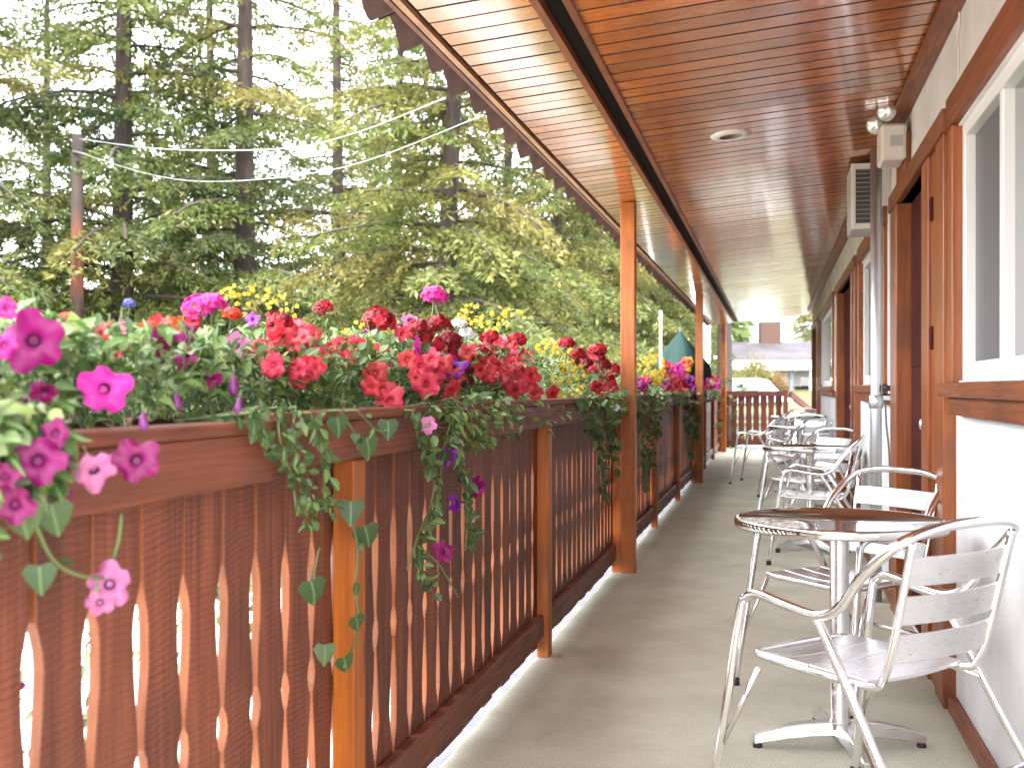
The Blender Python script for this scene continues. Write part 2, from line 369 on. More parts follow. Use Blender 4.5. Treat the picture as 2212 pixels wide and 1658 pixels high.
# wall pieces round the openings (upper wall proud of the lower one)
edges = sorted([(a, b, 'w') for a, b in WINS] + [(a + .62 if k == 0 else a + .5, b - .26, 'd') for k, (a, b) in enumerate(DOORS)])
yy = .2
TOPZ = 2.60
for a, b, k in edges + [(18.9, 18.9, 'e')]:
    bp('wall', M['stucco'], (WX, yy, 1.12), (WX + .3, a, TOPZ))
    bp('wall', M['stucco'], (WLX, yy, -.35), (WLX + .28, a, 1.12))
    if k != 'e':
        bp('wall', M['stucco'], (WX, a, WT if k == 'w' else 2.06), (WX + .3, b, TOPZ))
        if k == 'w':
            bp('wall', M['stucco'], (WLX, a, -.35), (WLX + .28, b, 1.12)); bp('wall', M['stucco'], (WX + .002, a, 1.12), (WX + .3, b, WB))
    yy = b
def window(a, b):
    c = M['casing']
    f = bp('window', M['vinyl'], (WX + .012, b - .055, WB), (WX + .07, b, WT), .003)          # far jamb = body of the window
    pr = bld.location + f.location
    def sub(nm, mat, p, q, bev=.003): return box_part(nm, mat, f, [u - v for u, v in zip(p, pr)], [u - v for u, v in zip(q, pr)], bev)
    sub('frame', M['vinyl'], (WX + .012, a, WB), (WX + .07, a + .055, WT))
    sub('frame', M['vinyl'], (WX + .012, a + .055, WB), (WX + .07, b - .055, WB + .06))
    sub('frame', M['vinyl'], (WX + .012, a + .055, WT - .045), (WX + .07, b - .055, WT))
    mid = b - .055 - .55
    sub('mullion', M['vinyl'], (WX + .018, mid - .05, WB + .06), (WX + .07, mid, WT - .045))
    sub('screen', M['screen'], (WX + .045, mid, WB + .06), (WX + .052, b - .055, WT - .045), 0)
    sub('pane', M['glass'], (WX + .050, a + .055, WB + .06), (WX + .056, mid - .05, WT - .045), 0)
    # brown trim
    bp('window_trim', c, (WX - .022, b, WB - .006), (WX + .03, b + .10, WT + .005), .003)
    bp('window_trim', c, (WX - .022, a - .10, WB - .006), (WX + .03, a, WT + .005), .003)
    bp('window_trim', M['casing_h'], (WX - .026, a - .11, WT + .005), (WX + .03, b + .11, WT + .115), .003)
    s = bp('window_sill', M['casing_h'], (WX - .05, a - .13, WB - .055), (WX + .03, b + .13, WB - .006), .004)
    bp('sill_apron', M['casing_h'], (WX - .025, a - .08, WB - .115), (WLX + .01, b + .06, WB - .055), .003)
for a, b in WINS: window(a, b)
def door(a, b, wide):
    n0 = a + wide                                      # boarded panel beside the door, then the recessed door
    f0 = b - .32
    H = 2.06
    wpl = wide / 3
    for k in range(3):
        bp('side_board', M['casing'], (WX - .022 + (.012 if k == 1 else 0), a + k * wpl, 0.006), (WX + .035, a + (k + 1) * wpl - .006, H), .003)
    bp('door_casing', M['casing'], (WX - .022, f0 + .10, .006), (WX + .035, b, H), .003)
    bp('door_jamb', M['casing'], (WX - .026, f0, .006), (WX + .06, f0 + .096, H), .003)
    bp('door_jamb', M['casing'], (WX + .0355, n0 - .06, .006), (WX + .06, n0 + .0, H), .003)
    bp('door_header', M['casing_h'], (WX - .030, a - .02, H), (WX + .06, b + .02, H + .085), .003)
    d = bp('door', M['door'], (WX + .046, n0 + .002, .01), (WX + .09, f0 - .002, H - .002), .003)
    pr = bld.location + d.location
    for z in (.35, 1.25):
        box_part('panel', M['door'], d, [u - v for u, v in zip((WX + .038, n0 + .10, z), pr)], [u - v for u, v in zip((WX + .0465, f0 - .10, z + .62), pr)], .006)
    k = MB().lathe([(0, 0), (.012, 0), (.012, .03), (.026, .04), (.028, .055), (.018, .068), (0, .07)], n=14).build('handle', M['galv'], d)
    k.location = [u - v for u, v in zip((WX + .046, n0 + .05, 1.0), pr)]; k.rotation_euler = (0, R(-90), 0)
    for z in (1.30, 1.80):
        bp('hinge', M['door'], (WX - .020, a + 2 * wpl - .07, z), (WX - .006, a + 2 * wpl - .03, z + .09), .002)
for i, (a, b) in enumerate(DOORS): door(a, b, .61 if i == 0 else .5)
segs = [(.2, 4.19), (6.10, 8.68), (11.42, 15.98), (18.62, 18.88)]
for a, b in segs: bp('baseboard', M['casing_h'], (.600, a, .006), (WLX, b, .060), .004)
bp('crown_board', M['casing_h'], (WX - .075, .2, ceil_z(.535) - .026), (WX - .001, 18.9, ceil_z(.535) - .004), .003)
bp('wood_block', M['casing'], (WX - .028, 5.36, 2.12), (WX, 5.72, 2.32), .003)
# ------------------------------------------------------------------ VERANDA ROOF
roof = thing('veranda_roof', 'long overhanging veranda roof with varnished red plank ceiling and clay tile edge', 'roof', (0, 0, 2.4))
GX0, GX1, GX2, GX3, EX = -.714, -.688, -.622, -.598, -1.046
def plank_mesh(x0, x1, wid, nm):
    mb = MB(); h = .012; g = .005; th = .009
    L = x1 - x0; sl = .0925
    prof = [(-wid / 2, th + .003), (-wid / 2, .002), (-wid / 2 + .0015, 0), (wid / 2 - .0015, 0), (wid / 2, .002), (wid / 2, th + .003)]
    v = [(x, y, z + sl * x) for x in (-L / 2, L / 2) for y, z in prof]
    k = len(prof)
    mb.add(v, [(i, i + 1, k + i + 1, k + i) for i in range(k - 1)] + [tuple(range(k))[::-1], tuple(range(k, 2 * k))])
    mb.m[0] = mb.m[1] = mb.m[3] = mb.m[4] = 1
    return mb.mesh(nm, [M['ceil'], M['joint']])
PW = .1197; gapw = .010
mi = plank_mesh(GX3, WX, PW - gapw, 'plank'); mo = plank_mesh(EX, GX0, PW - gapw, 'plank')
Y0 = 2.30
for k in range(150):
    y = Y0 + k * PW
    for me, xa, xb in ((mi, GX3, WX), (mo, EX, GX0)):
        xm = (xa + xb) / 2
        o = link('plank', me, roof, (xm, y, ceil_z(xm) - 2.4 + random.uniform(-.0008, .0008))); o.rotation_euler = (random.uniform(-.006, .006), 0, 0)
YEND = Y0 + 149.5 * PW
mb = MB()
for k in range(18):
    y = Y0 - (k + 1) * PW
    for xa, xb in ((GX3, WX), (EX, GX0)):
        za, zb = ceil_z(xa) - 2.4, ceil_z(xb) - 2.4
        mb.add([(xa, y - .058, za), (xb, y - .058, zb), (xb, y + .058, zb), (xa, y + .058, za), (xa, y - .058, za + .012), (xb, y - .058, zb + .012), (xb, y + .058, zb + .012), (xa, y + .058, za + .012)],
               [(0, 3, 2, 1), (4, 5, 6, 7), (0, 1, 5, 4), (1, 2, 6, 5), (2, 3, 7, 6), (3, 0, 4, 7)])
tag(mb.build('plank', M['ceil'], roof), kind='stuff')
def slab(name, mat, xa, xb, dz0, dz1, ya=.1, yb=YEND, bevel=0):
    ym = (ya + yb) / 2; xm = (xa + xb) / 2; hl = (yb - ya) / 2; zm = ceil_z(xm)
    v = [(x - xm, y, ceil_z(x) - zm + dz) for dz in (dz0, dz1) for y in (-hl, hl) for x in (xa, xb)]
    o = MB().add(v, [(0, 2, 3, 1), (4, 5, 7, 6), (0, 1, 5, 4), (2, 6, 7, 3), (0, 4, 6, 2), (1, 3, 7, 5)]).build(name, mat, roof, bevel)
    o.location = (xm, ym, zm - 2.4); return o
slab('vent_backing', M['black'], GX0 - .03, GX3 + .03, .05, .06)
slab('vent_trim', M['casing_h'], GX0, GX1, -.012, .02); slab('vent_trim', M['casing_h'], GX2, GX3, -.012, .02)
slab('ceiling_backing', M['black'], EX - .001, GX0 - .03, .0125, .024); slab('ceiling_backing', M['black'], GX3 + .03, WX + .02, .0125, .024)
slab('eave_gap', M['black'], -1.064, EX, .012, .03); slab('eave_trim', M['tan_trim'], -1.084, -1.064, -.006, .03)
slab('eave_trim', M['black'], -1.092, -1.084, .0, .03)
slab('fascia', M['rail'], -1.108, -1.092, -.004, .03)
slab('roof_deck', M['tile'], -1.05, 1.4, .10, .13, .05, YEND + .05)
slab('gable_board', M['casing'], -1.05, WX, .012, .10, YEND + .001, YEND + .04)
# clay tiles along the eave
TP = .295
def tile_mesh():
    mb = MB(); prof = []
    for i in range(15):
        u = i / 14
        if u < .62: a = math.pi * u / .62; prof.append((u * TP, max(.050 * math.sin(a) ** .8, 0)))
        else: a = math.pi * (u - .62) / .38; prof.append((u * TP, -.024 * math.sin(a)))
    n = len(prof); v = []
    for x, drop in ((-.16, -.030), (.07, 0.045)):
        for th in (0, .016):
            for y, z in prof: v.append((x, y, z + drop + th))
    f = []
    for i in range(n - 1):
        f += [(i, i + 1, 2 * n + i + 1, 2 * n + i), (n + i, 3 * n + i, 3 * n + i + 1, n + i + 1), (i, n + i, n + i + 1, i + 1), (2 * n + i, 2 * n + i + 1, 3 * n + i + 1, 3 * n + i)]
    f += [(0, 2 * n, 3 * n, n), (n - 1, 2 * n - 1, 4 * n - 1, 3 * n - 1)]
    mb.add(v, f, 0, False); return mb.mesh('roof_tile', M['tile'])
tm = tile_mesh()
for k in range(0, 69):
    y = k * TP
    if y > YEND: break
    o = link('roof_tile', tm, roof, (-1.03 + random.uniform(-.008, .008), y, ceil_z(-1.09) - 2.4 + .033 + random.uniform(-.004, .004)))
    o.rotation_euler = (0, random.uniform(-.02, .02), random.uniform(-.02, .02)); o.scale = (1, 1.0, 1)

# recessed ceiling light
p = Vector((-.203, 5.43, ceil_z(-.203)))
lt = thing('recessed_light', 'round white recessed downlight set in the red plank ceiling', 'ceiling light', p); lt.rotation_euler = (0, -math.atan(.0925), 0)
MB().lathe([(.055, -.012), (.062, -.014), (.092, -.008), (.097, -.001), (.097, .004)], n=36).build('trim_ring', M['cream'], lt)
MB().lathe([(.055, -.012), (.05, .005), (.045, .01), (0, .011)], n=28).build('lamp_can', M['louver'], lt)

# ------------------------------------------------------------------ POSTS
PY = [6.9, 13.65, 20.3]
PL = ['square orange timber veranda post nearest, beside the red petunias', 'second square timber veranda post, beyond the yellow flowers', 'farthest timber veranda post at the end of the roof']
for i, y in enumerate(PY):
    o = MB().box(-.045, .045, -.045, .045, .004, ceil_z(-.88) - .002).build('veranda_post', M['post'], None, .004)
    o.location = (-.882, y, 0); tag(o, PL[i], 'post', 'square timber posts holding the veranda roof')

# ------------------------------------------------------------------ RAILING
rail = thing('balcony_railing', 'reddish brown balcony railing of scalloped boards under a row of flower boxes', 'railing', (-.97, 10, 0))
def rp(name, mat, a, b, bevel=.003, x0=None):
    c = rail.location; return box_part(name, mat, rail, [p - q for p, q in zip(a, c)], [p - q for p, q in zip(b, c)], bevel)
def bal_mesh(seed):
    r = random.Random(seed); hw = .0630; top, bot = 1.04, .045
    j = lambda s: r.uniform(-s, s)
    pr = [(1.04, 0), (.838 + j(.006), 0), (.812 + j(.004), .007), (.792, .014 + j(.002)), (.765, .0185 + j(.002)), (.70, .0165), (.63, .008 + j(.002)), (.585, .003), (.570, .003), (.556, .011), (.530, .0165 + j(.002)), (.504, .011), (.490, .003), (.47, .0035),
          (.42, .009 + j(.002)), (.36, .016), (.30, .0195 + j(.002)), (.26, .017), (.215, .004), (.20, 0), (.045, 0)]
    t = .0095
    L = [(-hw + c, z) for z, c in pr]; Rr = [(hw - c * r.uniform(.9, 1.1), z) for z, c in pr]
    n = len(pr); v = [(s, y, z) for s in (-t, t) for y, z in L] + [(s, y, z) for s in (-t, t) for y, z in Rr]
    f = []
    for i in range(n - 1):
        f += [(i, n + i, n + i + 1, i + 1), (2 * n + i, 2 * n + i + 1, 3 * n + i + 1, 3 * n + i),
              (n + i, 3 * n + i, 3 * n + i + 1, n + i + 1), (i, i + 1, 2 * n + i + 1, 2 * n + i)]
    f += [(0, 2 * n, 3 * n, n), (n - 1, 2 * n - 1, 4 * n - 1, 3 * n - 1)]
    mb = MB().add(v, f)
    for i in range(n - 1):
        for q in (0, 1): mb.m[i * 4 + q] = 1                      # sawn edges take the smoother, brighter orange wood
    return mb.mesh('baluster', [M['baluster'], M['edge']], .0015)
BM = [bal_mesh(s) for s in range(5)]
G0, BP = 1.462, .1347
for k in range(-9, 142):
    y = G0 + (k + .5) * BP
    o = link('baluster', random.choice(BM), rail, Vector((-.9965 + random.uniform(-.0015, .0015), y + random.uniform(-.003, .003), random.uniform(-.012, .0))) - rail.location)
    o.rotation_euler = (random.uniform(-.006, .006), 0, random.uniform(-.02, .02) + (math.pi if random.random() < .5 else 0))
RPY = [.15] + [2.42 + 2.25 * k for k in range(9)]
for i, y in enumerate(RPY):
    rp('railing_post', M['post'], (-.985, y - .036, .004), (-.932, y + .036, .985), .003)
ys = [-.6, 1.97, 6.84, 13.58, 20.9]
for i, (a, b) in enumerate(zip(ys[:-1], ys[1:])):
    g = .004
    for u, vv in zip([a] + [q + .0 for q in RPY if a < q < b], [q for q in RPY if a < q < b] + [b]):
        if vv - u < .1: continue
        rp('bottom_rail', M['rail'], (-.986, u + .038 if u in RPY else u, .092), (-.954, vv - .038 if vv in RPY else vv, .185))
    dz = -.012 if i == 0 else 0
    rp('top_rail', M['rail'], (-.986, a + g, .985 + dz), (-.938 + (.006 if i == 0 else 0), b - g, 1.078 + dz))
    rp('rail_cap', M['rail'], (-1.0, a + g, 1.0785 + dz), (-.928 + (.006 if i == 0 else 0), b - g, 1.102 + dz))
# the return across the end of the deck
EM = BM[0].copy(); EM.materials[0] = EM.materials[1] = M['endrail']
ret = thing('end_railing', 'dark brown railing closing the far end of the balcony with a sloping stair rail', 'railing', (-.4, 21.05, 0))
def ep(name, mat, a, b, bevel=.003):
    c = ret.location; return box_part(name, mat, ret, [p - q for p, q in zip(a, c)], [p - q for p, q in zip(b, c)], bevel)
ep('top_rail', M['endrail'], (-.93, 20.98, 1.0), (.16, 21.06, 1.10)); ep('bottom_rail', M['endrail'], (-.93, 21.0, .09), (.16, 21.04, .19))
for k in range(8):
    o = link('baluster', EM, ret, Vector((-.86 + k * BP, 21.055, 0)) - ret.location); o.rotation_euler = (0, 0, R(90))
ep('newel_post', M['endrail'], (.16, 20.97, 0), (.25, 21.06, 1.12))
o = MB().box(-.035, .035, 0, 1.9, -.05, .05).build('stair_rail', M['endrail'], ret, .003); o.location = Vector((.29, 21.0, 1.04)) - ret.location; o.rotation_euler = (R(-27), 0, R(-38))

# planters (sit outside the railing)
PLAB = ['near end wooden flower box overflowing with magenta petunias', 'long wooden flower box under coral petunias and dark red geraniums', 'wooden flower box beyond the first post under yellow and red flowers', 'farthest wooden flower box with violet and pink petunias']
for i, (a, b) in enumerate(zip(ys[:-1], ys[1:])):
    t = thing('planter_box', PLAB[i], 'planter', (-1.14, (a + b) / 2, .82), 0, 'wooden flower boxes along the railing')
    c = t.location
    def pp(nm, mat, A, B): return box_part(nm, mat, t, [u - v for u, v in zip(A, c)], [u - v for u, v in zip(B, c)], .003)
    pp('side_board', M['rail'], (-1.030, a + .02, .82), (-1.010, b - .02, 1.074)); pp('side_board', M['rail'], (-1.27, a + .02, .82), (-1.25, b - .02, 1.09))
    pp('end_board', M['railx'], (-1.25, a + .02, .82), (-1.030, a + .04, 1.07)); pp('end_board', M['railx'], (-1.25, b - .04, .82), (-1.030, b - .02, 1.07))
    pp('bottom_board', M['rail'], (-1.25, a + .04, .82), (-1.030, b - .04, .84)); pp('soil', M['soil'], (-1.25, a + .04, .84), (-1.030, b - .04, 1.05))

# ------------------------------------------------------------------ WALL FITTINGS
# pipe
pipe = thing('conduit_pipe', 'tall galvanised grey pipe rising from floor to ceiling beside the brown door', 'pipe', (.535, 6.27, 0))
MB().tube([(0, 0, .004), (0, 0, 1.08), (0, 0, ceil_z(.535) - .002)], .030, 16).build('pipe', M['galv'], pipe)
MB().lathe([(.031, 0), (.038, .004), (.038, .07), (.031, .074)], (0, 0, 1.04), 18).build('coupling', M['galv'], pipe)
box_part('bracket', M['galv'], pipe, (.02, -.012, 1.085), (.075, .012, 1.11), .002)
MB().lathe([(0, 0), (.022, 0), (.022, .03), (0, .032)], (.05, -.03, 1.135), 12).build('valve_knob', M['rubber'], pipe)
cb = MB().tube(spline([(.045, -.02, 1.08), (.05, -.03, .95), (.062, -.05, .8), (.068, -.04, .55), (.066, -.02, .1)]), .005, 6).build('cable', M['louver'], pipe)
# grey vented box under the ceiling
vb = thing('vented_box', 'grey metal box with dark louvred face hung high on the wall behind the pipe', 'vent box', (.515, 6.5, 2.04))
box_part('housing', M['greybox'], vb, (-.095, 0, 0), (.095, .36, .365), .006)
for a, b in (((-.095, -.012, 0), (-.07, 0, .365)), ((.07, -.012, 0), (.095, 0, .365)), ((-.07, -.012, 0), (.07, 0, .03)), ((-.07, -.012, .335), (.07, 0, .365))): box_part('frame', M['cream'], vb, a, b, .002)
for k in range(12):
    o = box_part('louver', M['louver'], vb, (-.07, -.010, .034 + k * .025), (.07, -.004, .034 + k * .025 + .021)); o.rotation_euler = (R(-28), 0, 0)
# emergency light
el = thing('emergency_light', 'white wall box carrying two round swivel flood lamps above the door', 'emergency light', (.535, 5.40, 2.19))
box_part('housing', M['cream'], el, (-.06, -.08, 0), (.05, .14, .165), .012)
box_part('label_plate', M['greybox'], el, (-.02, -.0825, .06), (.035, -.0805, .11))
for (x, y, z, rx) in ((-.045, -.10, .215, .2), (-.075, .02, .185, -.5)):
    l_ = MB().lathe([(0, .0), (.03, .004), (.041, .012), (.043, .03), (.034, .055), (.015, .07), (0, .072)], n=24).build('lamp_head', M['cream'], el); l_.location = (x, y, z)
    l_.rotation_euler = (Vector((0, 0, 0)) - Vector((.35 + rx * .4, .9, .15))).to_track_quat('-Z', 'Y').to_euler()
    ln = MB().lathe([(0, -.010), (.02, -.008), (.036, .0), (.040, .010)], n=24).build('lens', M['lens'], l_)
    MB().tube([(x + .005, y + .04, z - .01), (x + .03, y + .05, .165)], .012, 8).build('swivel_arm', M['louver'], el)

wc = on_x(2072, 40, WX - .006)
tag(MB().tube(spline([wc + Vector((0, -.02, .25)), wc, wc + Vector((-.002, .03, -.05)), wc + Vector((.001, .02, -.12)), wc + Vector((.004, .05, -.2))]), .004, 6).build('wall_cable', M['cream']), 'thin pale cable drooping down the white wall above the window corner', 'cable')
# ------------------------------------------------------------------ CHAIRS AND TABLES
def make_chair():
    t = thing('patio_chair', 'x', 'chair', group='aluminium armchairs along the balcony wall')
    half = [(-.292, .235, .012), (-.276, .192, .30), (-.262, .152, .565), (-.259, .132, .603), (-.257, .092, .617), (-.255, .0, .603), (-.253, -.10, .594), (-.25, -.165, .625), (-.246, -.22, .700), (-.237, -.285, .765), (-.210, -.322, .800), (-.155, -.340, .818), (-.075, -.347, .827)]
    path = spline(half + [(-x, y, z) for x, y, z in half[::-1]], 5)
    MB().tube(path, .0128, 10).build('frame', M['alu'], t)
    for s in (-1, 1):
        MB().tube(spline([(s * .249, -.08, .585), (s * .247, -.11, .555), (s * .252, -.25, .33), (s * .268, -.46, .012)], 4), .0125, 10).build('leg', M['alu'], t)
        MB().tube([(s * .252, -.23, .36), (s * .246, -.20, .40), (s * .19, -.16, .425)], .009, 8).build('seat_bracket', M['alu'], t)
        for y, x in ((.235, .292), (-.46, .268)):
            MB().lathe([(0, 0), (.0165, 0), (.0165, .028), (0, .03)], (s * x, y, .001), 10).build('foot_cap', M['rubber'], t)
    h2 = [(-.196, -.325, .795), (-.192, -.295, .66), (-.189, -.262, .52), (-.186, -.235, .455), (-.182, -.195, .432), (-.182, .0, .430), (-.182, .14, .436), (-.174, .170, .438), (-.145, .187, .440), (0, .191, .441)]
    MB().tube(spline(h2 + [(-x, y, z) for x, y, z in h2[-2::-1]], 5), .0105, 9).build('seat_frame', M['alu'], t)
    MB().tube([(-.2585, -.335, .205), (.2585, -.335, .205)], .010, 8).build('stretcher', M['alu'], t)
    for s in (-1, 1): MB().tube([(s * .284, .208, .19), (s * .25, .10, .425)], .007, 6).build('front_brace', M['alu'], t)
    # backrest slats
    for z0 in (.498, .592, .686):
        mb = MB(); v = []; nx = 8
        for i in range(nx + 1):
            x = -.196 + .392 * i / nx; bow = -.028 * (1 - (x / .196) ** 2)
            for dz, th in ((0, -.006), (.07, -.006), (.07, .003), (0, .003)):
                zz = z0 + dz; yb = -.262 - (zz - .52) * .232; v.append((x, yb + bow + th + .008, zz))
        f = []
        for i in range(nx):
            for k in range(4): f.append((i * 4 + k, i * 4 + (k + 1) % 4, (i + 1) * 4 + (k + 1) % 4, (i + 1) * 4 + k))
        f += [(0, 3, 2, 1), tuple(nx * 4 + k for k in range(4))]
        mb.add(v, f, 0, False).build('back_slat', M['slat'], t, .0015)
    for k in range(4):
        y0 = -.19 + k * .0925; mb = MB(); v = []; nx = 6
        for i in range(nx + 1):
            x = -.186 + .372 * i / nx; sag = .010 * (1 - (x / .186) ** 2)
            for yy, zz in ((y0, .433), (y0 + .087, .434), (y0 + .087, .444), (y0, .443)): v.append((x, yy, zz - sag + .004))
        f = [(i * 4 + k2, (i + 1) * 4 + k2, (i + 1) * 4 + (k2 + 1) % 4, i * 4 + (k2 + 1) % 4) for i in range(nx) for k2 in range(4)]
        mb.add(v, f + [(0, 1, 2, 3), tuple(nx * 4 + k2 for k2 in (3, 2, 1, 0))], 0, False).build('seat_slat', M['slat'], t, .0015)
    return t
CH = [  # x, y, facing (world dx,dy), label
    (.205, 3.05, (-.726, .682), 'nearest aluminium armchair in the right foreground by the white wall'),
    (.225, 4.32, (-.74, -.67), 'aluminium armchair behind the nearest round table, its back to the brown door'),
    (.23, 7.66, (-.99, .10), 'aluminium armchair in front of the second round table, beside the grey pipe'),
    (.23, 8.83, (-.76, -.65), 'aluminium armchair behind the second round table, its slatted back toward the wall'),
    (.215, 12.0, (-.7, .7), 'aluminium armchair in front of the third round table'),
    (.26, 13.3, (-.5, -.87), 'aluminium armchair behind the third round table'),
    (-.22, 13.75, (-.97, .2), 'aluminium armchair standing farthest out on the walkway, its pale seat towards the railing'),
    (.27, 16.2, (-.75, .65), 'aluminium armchair in front of the last round table'),
    (.30, 17.8, (-.5, -.87), 'aluminium armchair at the far end behind the last round table')]
proto = make_chair()
for i, (x, y, d, lab) in enumerate(CH):
    o = proto if i == 0 else copy_tree(proto)
    o.location = (x, y, .004); o.rotation_euler = (0, 0, math.atan2(d[1], d[0]) - math.pi / 2); o['label'] = lab
def make_table():
    t = thing('round_table', 'x', 'table', group='round metal tables along the balcony wall')
    MB().lathe([(0, .712), (.29, .712), (.318, .700), (.327, .700), (.3305, .706), (.3305, .724), (.327, .730), (.318, .730), (.314, .7255), (0, .7255)], n=64).build('table_top', M['steel'], t)
    MB().lathe([(.07, .708), (.065, .690), (.034, .680), (.0305, .66), (.0305, .10), (.036, .085), (.036, .06), (0, .058)], n=24).build('column', M['alu'], t)
    for k in range(4):
        mb = MB(); v = []; n = 8
        for i in range(n + 1):
            s = i / n; r = .02 + .255 * s; zt = .085 - .045 * s ** 2.2; zb = .042 - .030 * s ** 1.5 + .0
            wd = .026 * (1 - .45 * s)
            v += [(r, -wd, zb), (r, wd, zb), (r, wd * .7, zt), (r, -wd * .7, zt)]
        f = [(i * 4 + q, (i + 1) * 4 + q, (i + 1) * 4 + (q + 1) % 4, i * 4 + (q + 1) % 4) for i in range(n) for q in range(4)]
        b = mb.add(v, f + [tuple(n * 4 + q for q in (0, 1, 2, 3))], 0, False).build('base_foot', M['slat'], t, .003); b.rotation_euler = (0, 0, k * math.pi / 2)
        MB().lathe([(0, 0), (.016, 0), (.014, .02), (0, .022)], (.262, 0, -.003), 10).build('foot_cap', M['rubber'], b)
    return t
TB = [(.204, 3.70, 'nearest round metal bistro table between the two front armchairs', PSI),
      (.25, 8.2, 'second round metal bistro table, past the grey pipe', PSI + .3),
      (.27, 12.65, 'third round metal bistro table along the wall', .2), (.27, 17.0, 'last round metal bistro table at the far end of the wall', .5)]
pt = make_table()
for i, (x, y, lab, rz) in enumerate(TB):
    o = pt if i == 0 else copy_tree(pt)
    o.location = (x, y, .004); o.rotation_euler = (0, 0, rz); o['label'] = lab
# ------------------------------------------------------------------ FLOWERS AND FOLIAGE
def leaf_template(L=1.0, W=.55, fold=.10, droop=.18, heart=False):
    if heart:
        v = [(0, 0, 0), (-.36, -.10, .03), (-.56, .16, -.02), (-.36, .58, -.04), (0, 1.0, -.2), (.36, .58, -.04), (.56, .16, -.02), (.36, -.10, .03), (0, .5, .05)]
        f = [(0, 8, 2, 1), (2, 8, 3), (3, 8, 4), (4, 8, 5), (5, 8, 6), (0, 7, 6, 8)]
    else:
        v = [(0, 0, 0), (-.42 * W, .28, fold * .8), (0, .30, 0), (.42 * W, .28, fold * .8), (-.5 * W, .58, fold * .6), (0, .62, -.03), (.5 * W, .58, fold * .6), (-.22 * W, .86, -droop * .4), (.22 * W, .86, -droop * .4), (0, 1.0, -droop)]
        f = [(0, 2, 1), (0, 3, 2), (1, 2, 5, 4), (2, 3, 6, 5), (4, 5, 9, 7), (5, 6, 8, 9)]
    return np.array(v) * L, f
LT = [leaf_template(1, .52), leaf_template(1, .38, .16, .35), leaf_template(1, .62, .08, .12), leaf_template(1, .30, .1, .5)]
HT = leaf_template(heart=True)
def mk_leaf(nm, tpl, mat, smooth=True):
    mb = MB(); mb.add([tuple(p) for p in tpl[0]], tpl[1], 0, smooth); return mb.mesh(nm, mat)
LEAFM = [mk_leaf('leaf', t, M['leaf']) for t in LT]; IVYM = [mk_leaf('leaf', HT, M['ivy'], True), mk_leaf('leaf', LT[2], M['ivy'])]
def basis(d, nrm):
    """rotation with local Y along d and local Z near nrm"""
    y = Vector(d).normalized(); x = y.cross(Vector(nrm)); x = x.normalized() if x.length > 1e-4 else y.orthogonal().normalized()
    z = x.cross(y); return Matrix((x, y, z)).transposed()
def rv(s=1): return Vector((random.gauss(0, 1), random.gauss(0, 1), random.gauss(0, 1))) * s
GREENS = [(.05, .10, .028), (.085, .155, .04), (.12, .20, .055), (.16, .25, .085), (.20, .27, .07), (.12, .19, .09), (.22, .27, .13)]
class Foliage:
    def __init__(s): s.V = []; s.F = []; s.T = []
    def leaf(s, p, d, nrm, L, tpl=None, tint=None):
        tpl = tpl or random.choice(LT); B = np.array(basis(d, nrm)); v = (tpl[0] * L) @ B.T + np.array(p)
        o = len(s.T); s.V.append(v); s.F += [[i + o for i in q] for q in tpl[1]]
        c = tint or random.choice(GREENS); k = random.uniform(.75, 1.25); s.T += [(c[0] * k, c[1] * k, c[2] * k, 1)] * len(v)
    def build(s, parent, org):
        me = bpy.data.meshes.new('foliage'); V = np.concatenate(s.V) - np.array(org)
        me.from_pydata(V.tolist(), [], s.F); me.materials.append(M['leafstuff'])
        a = me.color_attributes.new('tint', 'FLOAT_COLOR', 'POINT'); a.data.foreach_set('color', np.array(s.T, dtype=np.float32).ravel())
        me.polygons.foreach_set('use_smooth', [True] * len(me.polygons)); me.update()
        o = link('foliage', me, parent); o['kind'] = 'stuff'; return o
# flower heads, unit diameter, opening along +Z
def petunia_mesh(col, seed, cup=0.0):
    r = random.Random(seed); nA = 40; mb = MB(); v = []; ph = r.uniform(0, 6)
    prof = [(.045, -.34), (.085, -.16), (.125, -.07), (.20, -.014), (.33, .0), (.44, -.01), (.5, -.035)]
    for i, (q, z) in enumerate(prof):
        for k in range(nA):
            a = 2 * math.pi * k / nA; lobe = math.cos(5 * a); w = max(0, (q - .15) / .35)
            rr = q * (1 + w * (.13 * lobe - .05 * math.cos(10 * a) + .07 * math.cos(2 * a + ph) + .05 * math.sin(3 * a + ph)))
            zz = z + w * w * (.05 * math.sin(5 * a + ph) + .045 * math.sin(3 * a + ph * 2) + .07 * abs(lobe) - .07 + .06 * math.sin(2 * a + ph * 3) + cup * .35) + r.uniform(-.008, .008) * w
            rr *= (1 - cup * .4 * w); v.append((rr * math.cos(a), rr * math.sin(a), zz))
    f = []; m = []
    for i in range(len(prof) - 1):
        for k in range(nA):
            f.append((i * nA + k, i * nA + (k + 1) % nA, (i + 1) * nA + (k + 1) % nA, (i + 1) * nA + k)); m.append(1 if i < 2 else 0)
    o = len(mb.v); mb.add(v, f, 0, True); mb.m[-len(f):] = m
    mb.tube([(0, 0, -.75), (.02, 0, -.45), (0, 0, -.17)], .05, 7, 0, rr=[.035, .05, .085]); mb.tube([(.02, 0, -1.05), (0, 0, -.72)], .02, 6, 2)
    for k in range(5):
        a = k * 1.257; mb.add([(.03 * math.cos(a), .03 * math.sin(a), -.78), (.11 * math.cos(a + .25), .11 * math.sin(a + .25), -.62), (.10 * math.cos(a), .10 * math.sin(a), -.45), (.11 * math.cos(a - .25), .11 * math.sin(a - .25), -.62)], [(0, 1, 2, 3)], 2)
    return mb.mesh('flower', [M['p_' + col], M['throat_c'] if col in ('coral', 'white', 'salmon', 'red') else M['throat'], M['stem']])
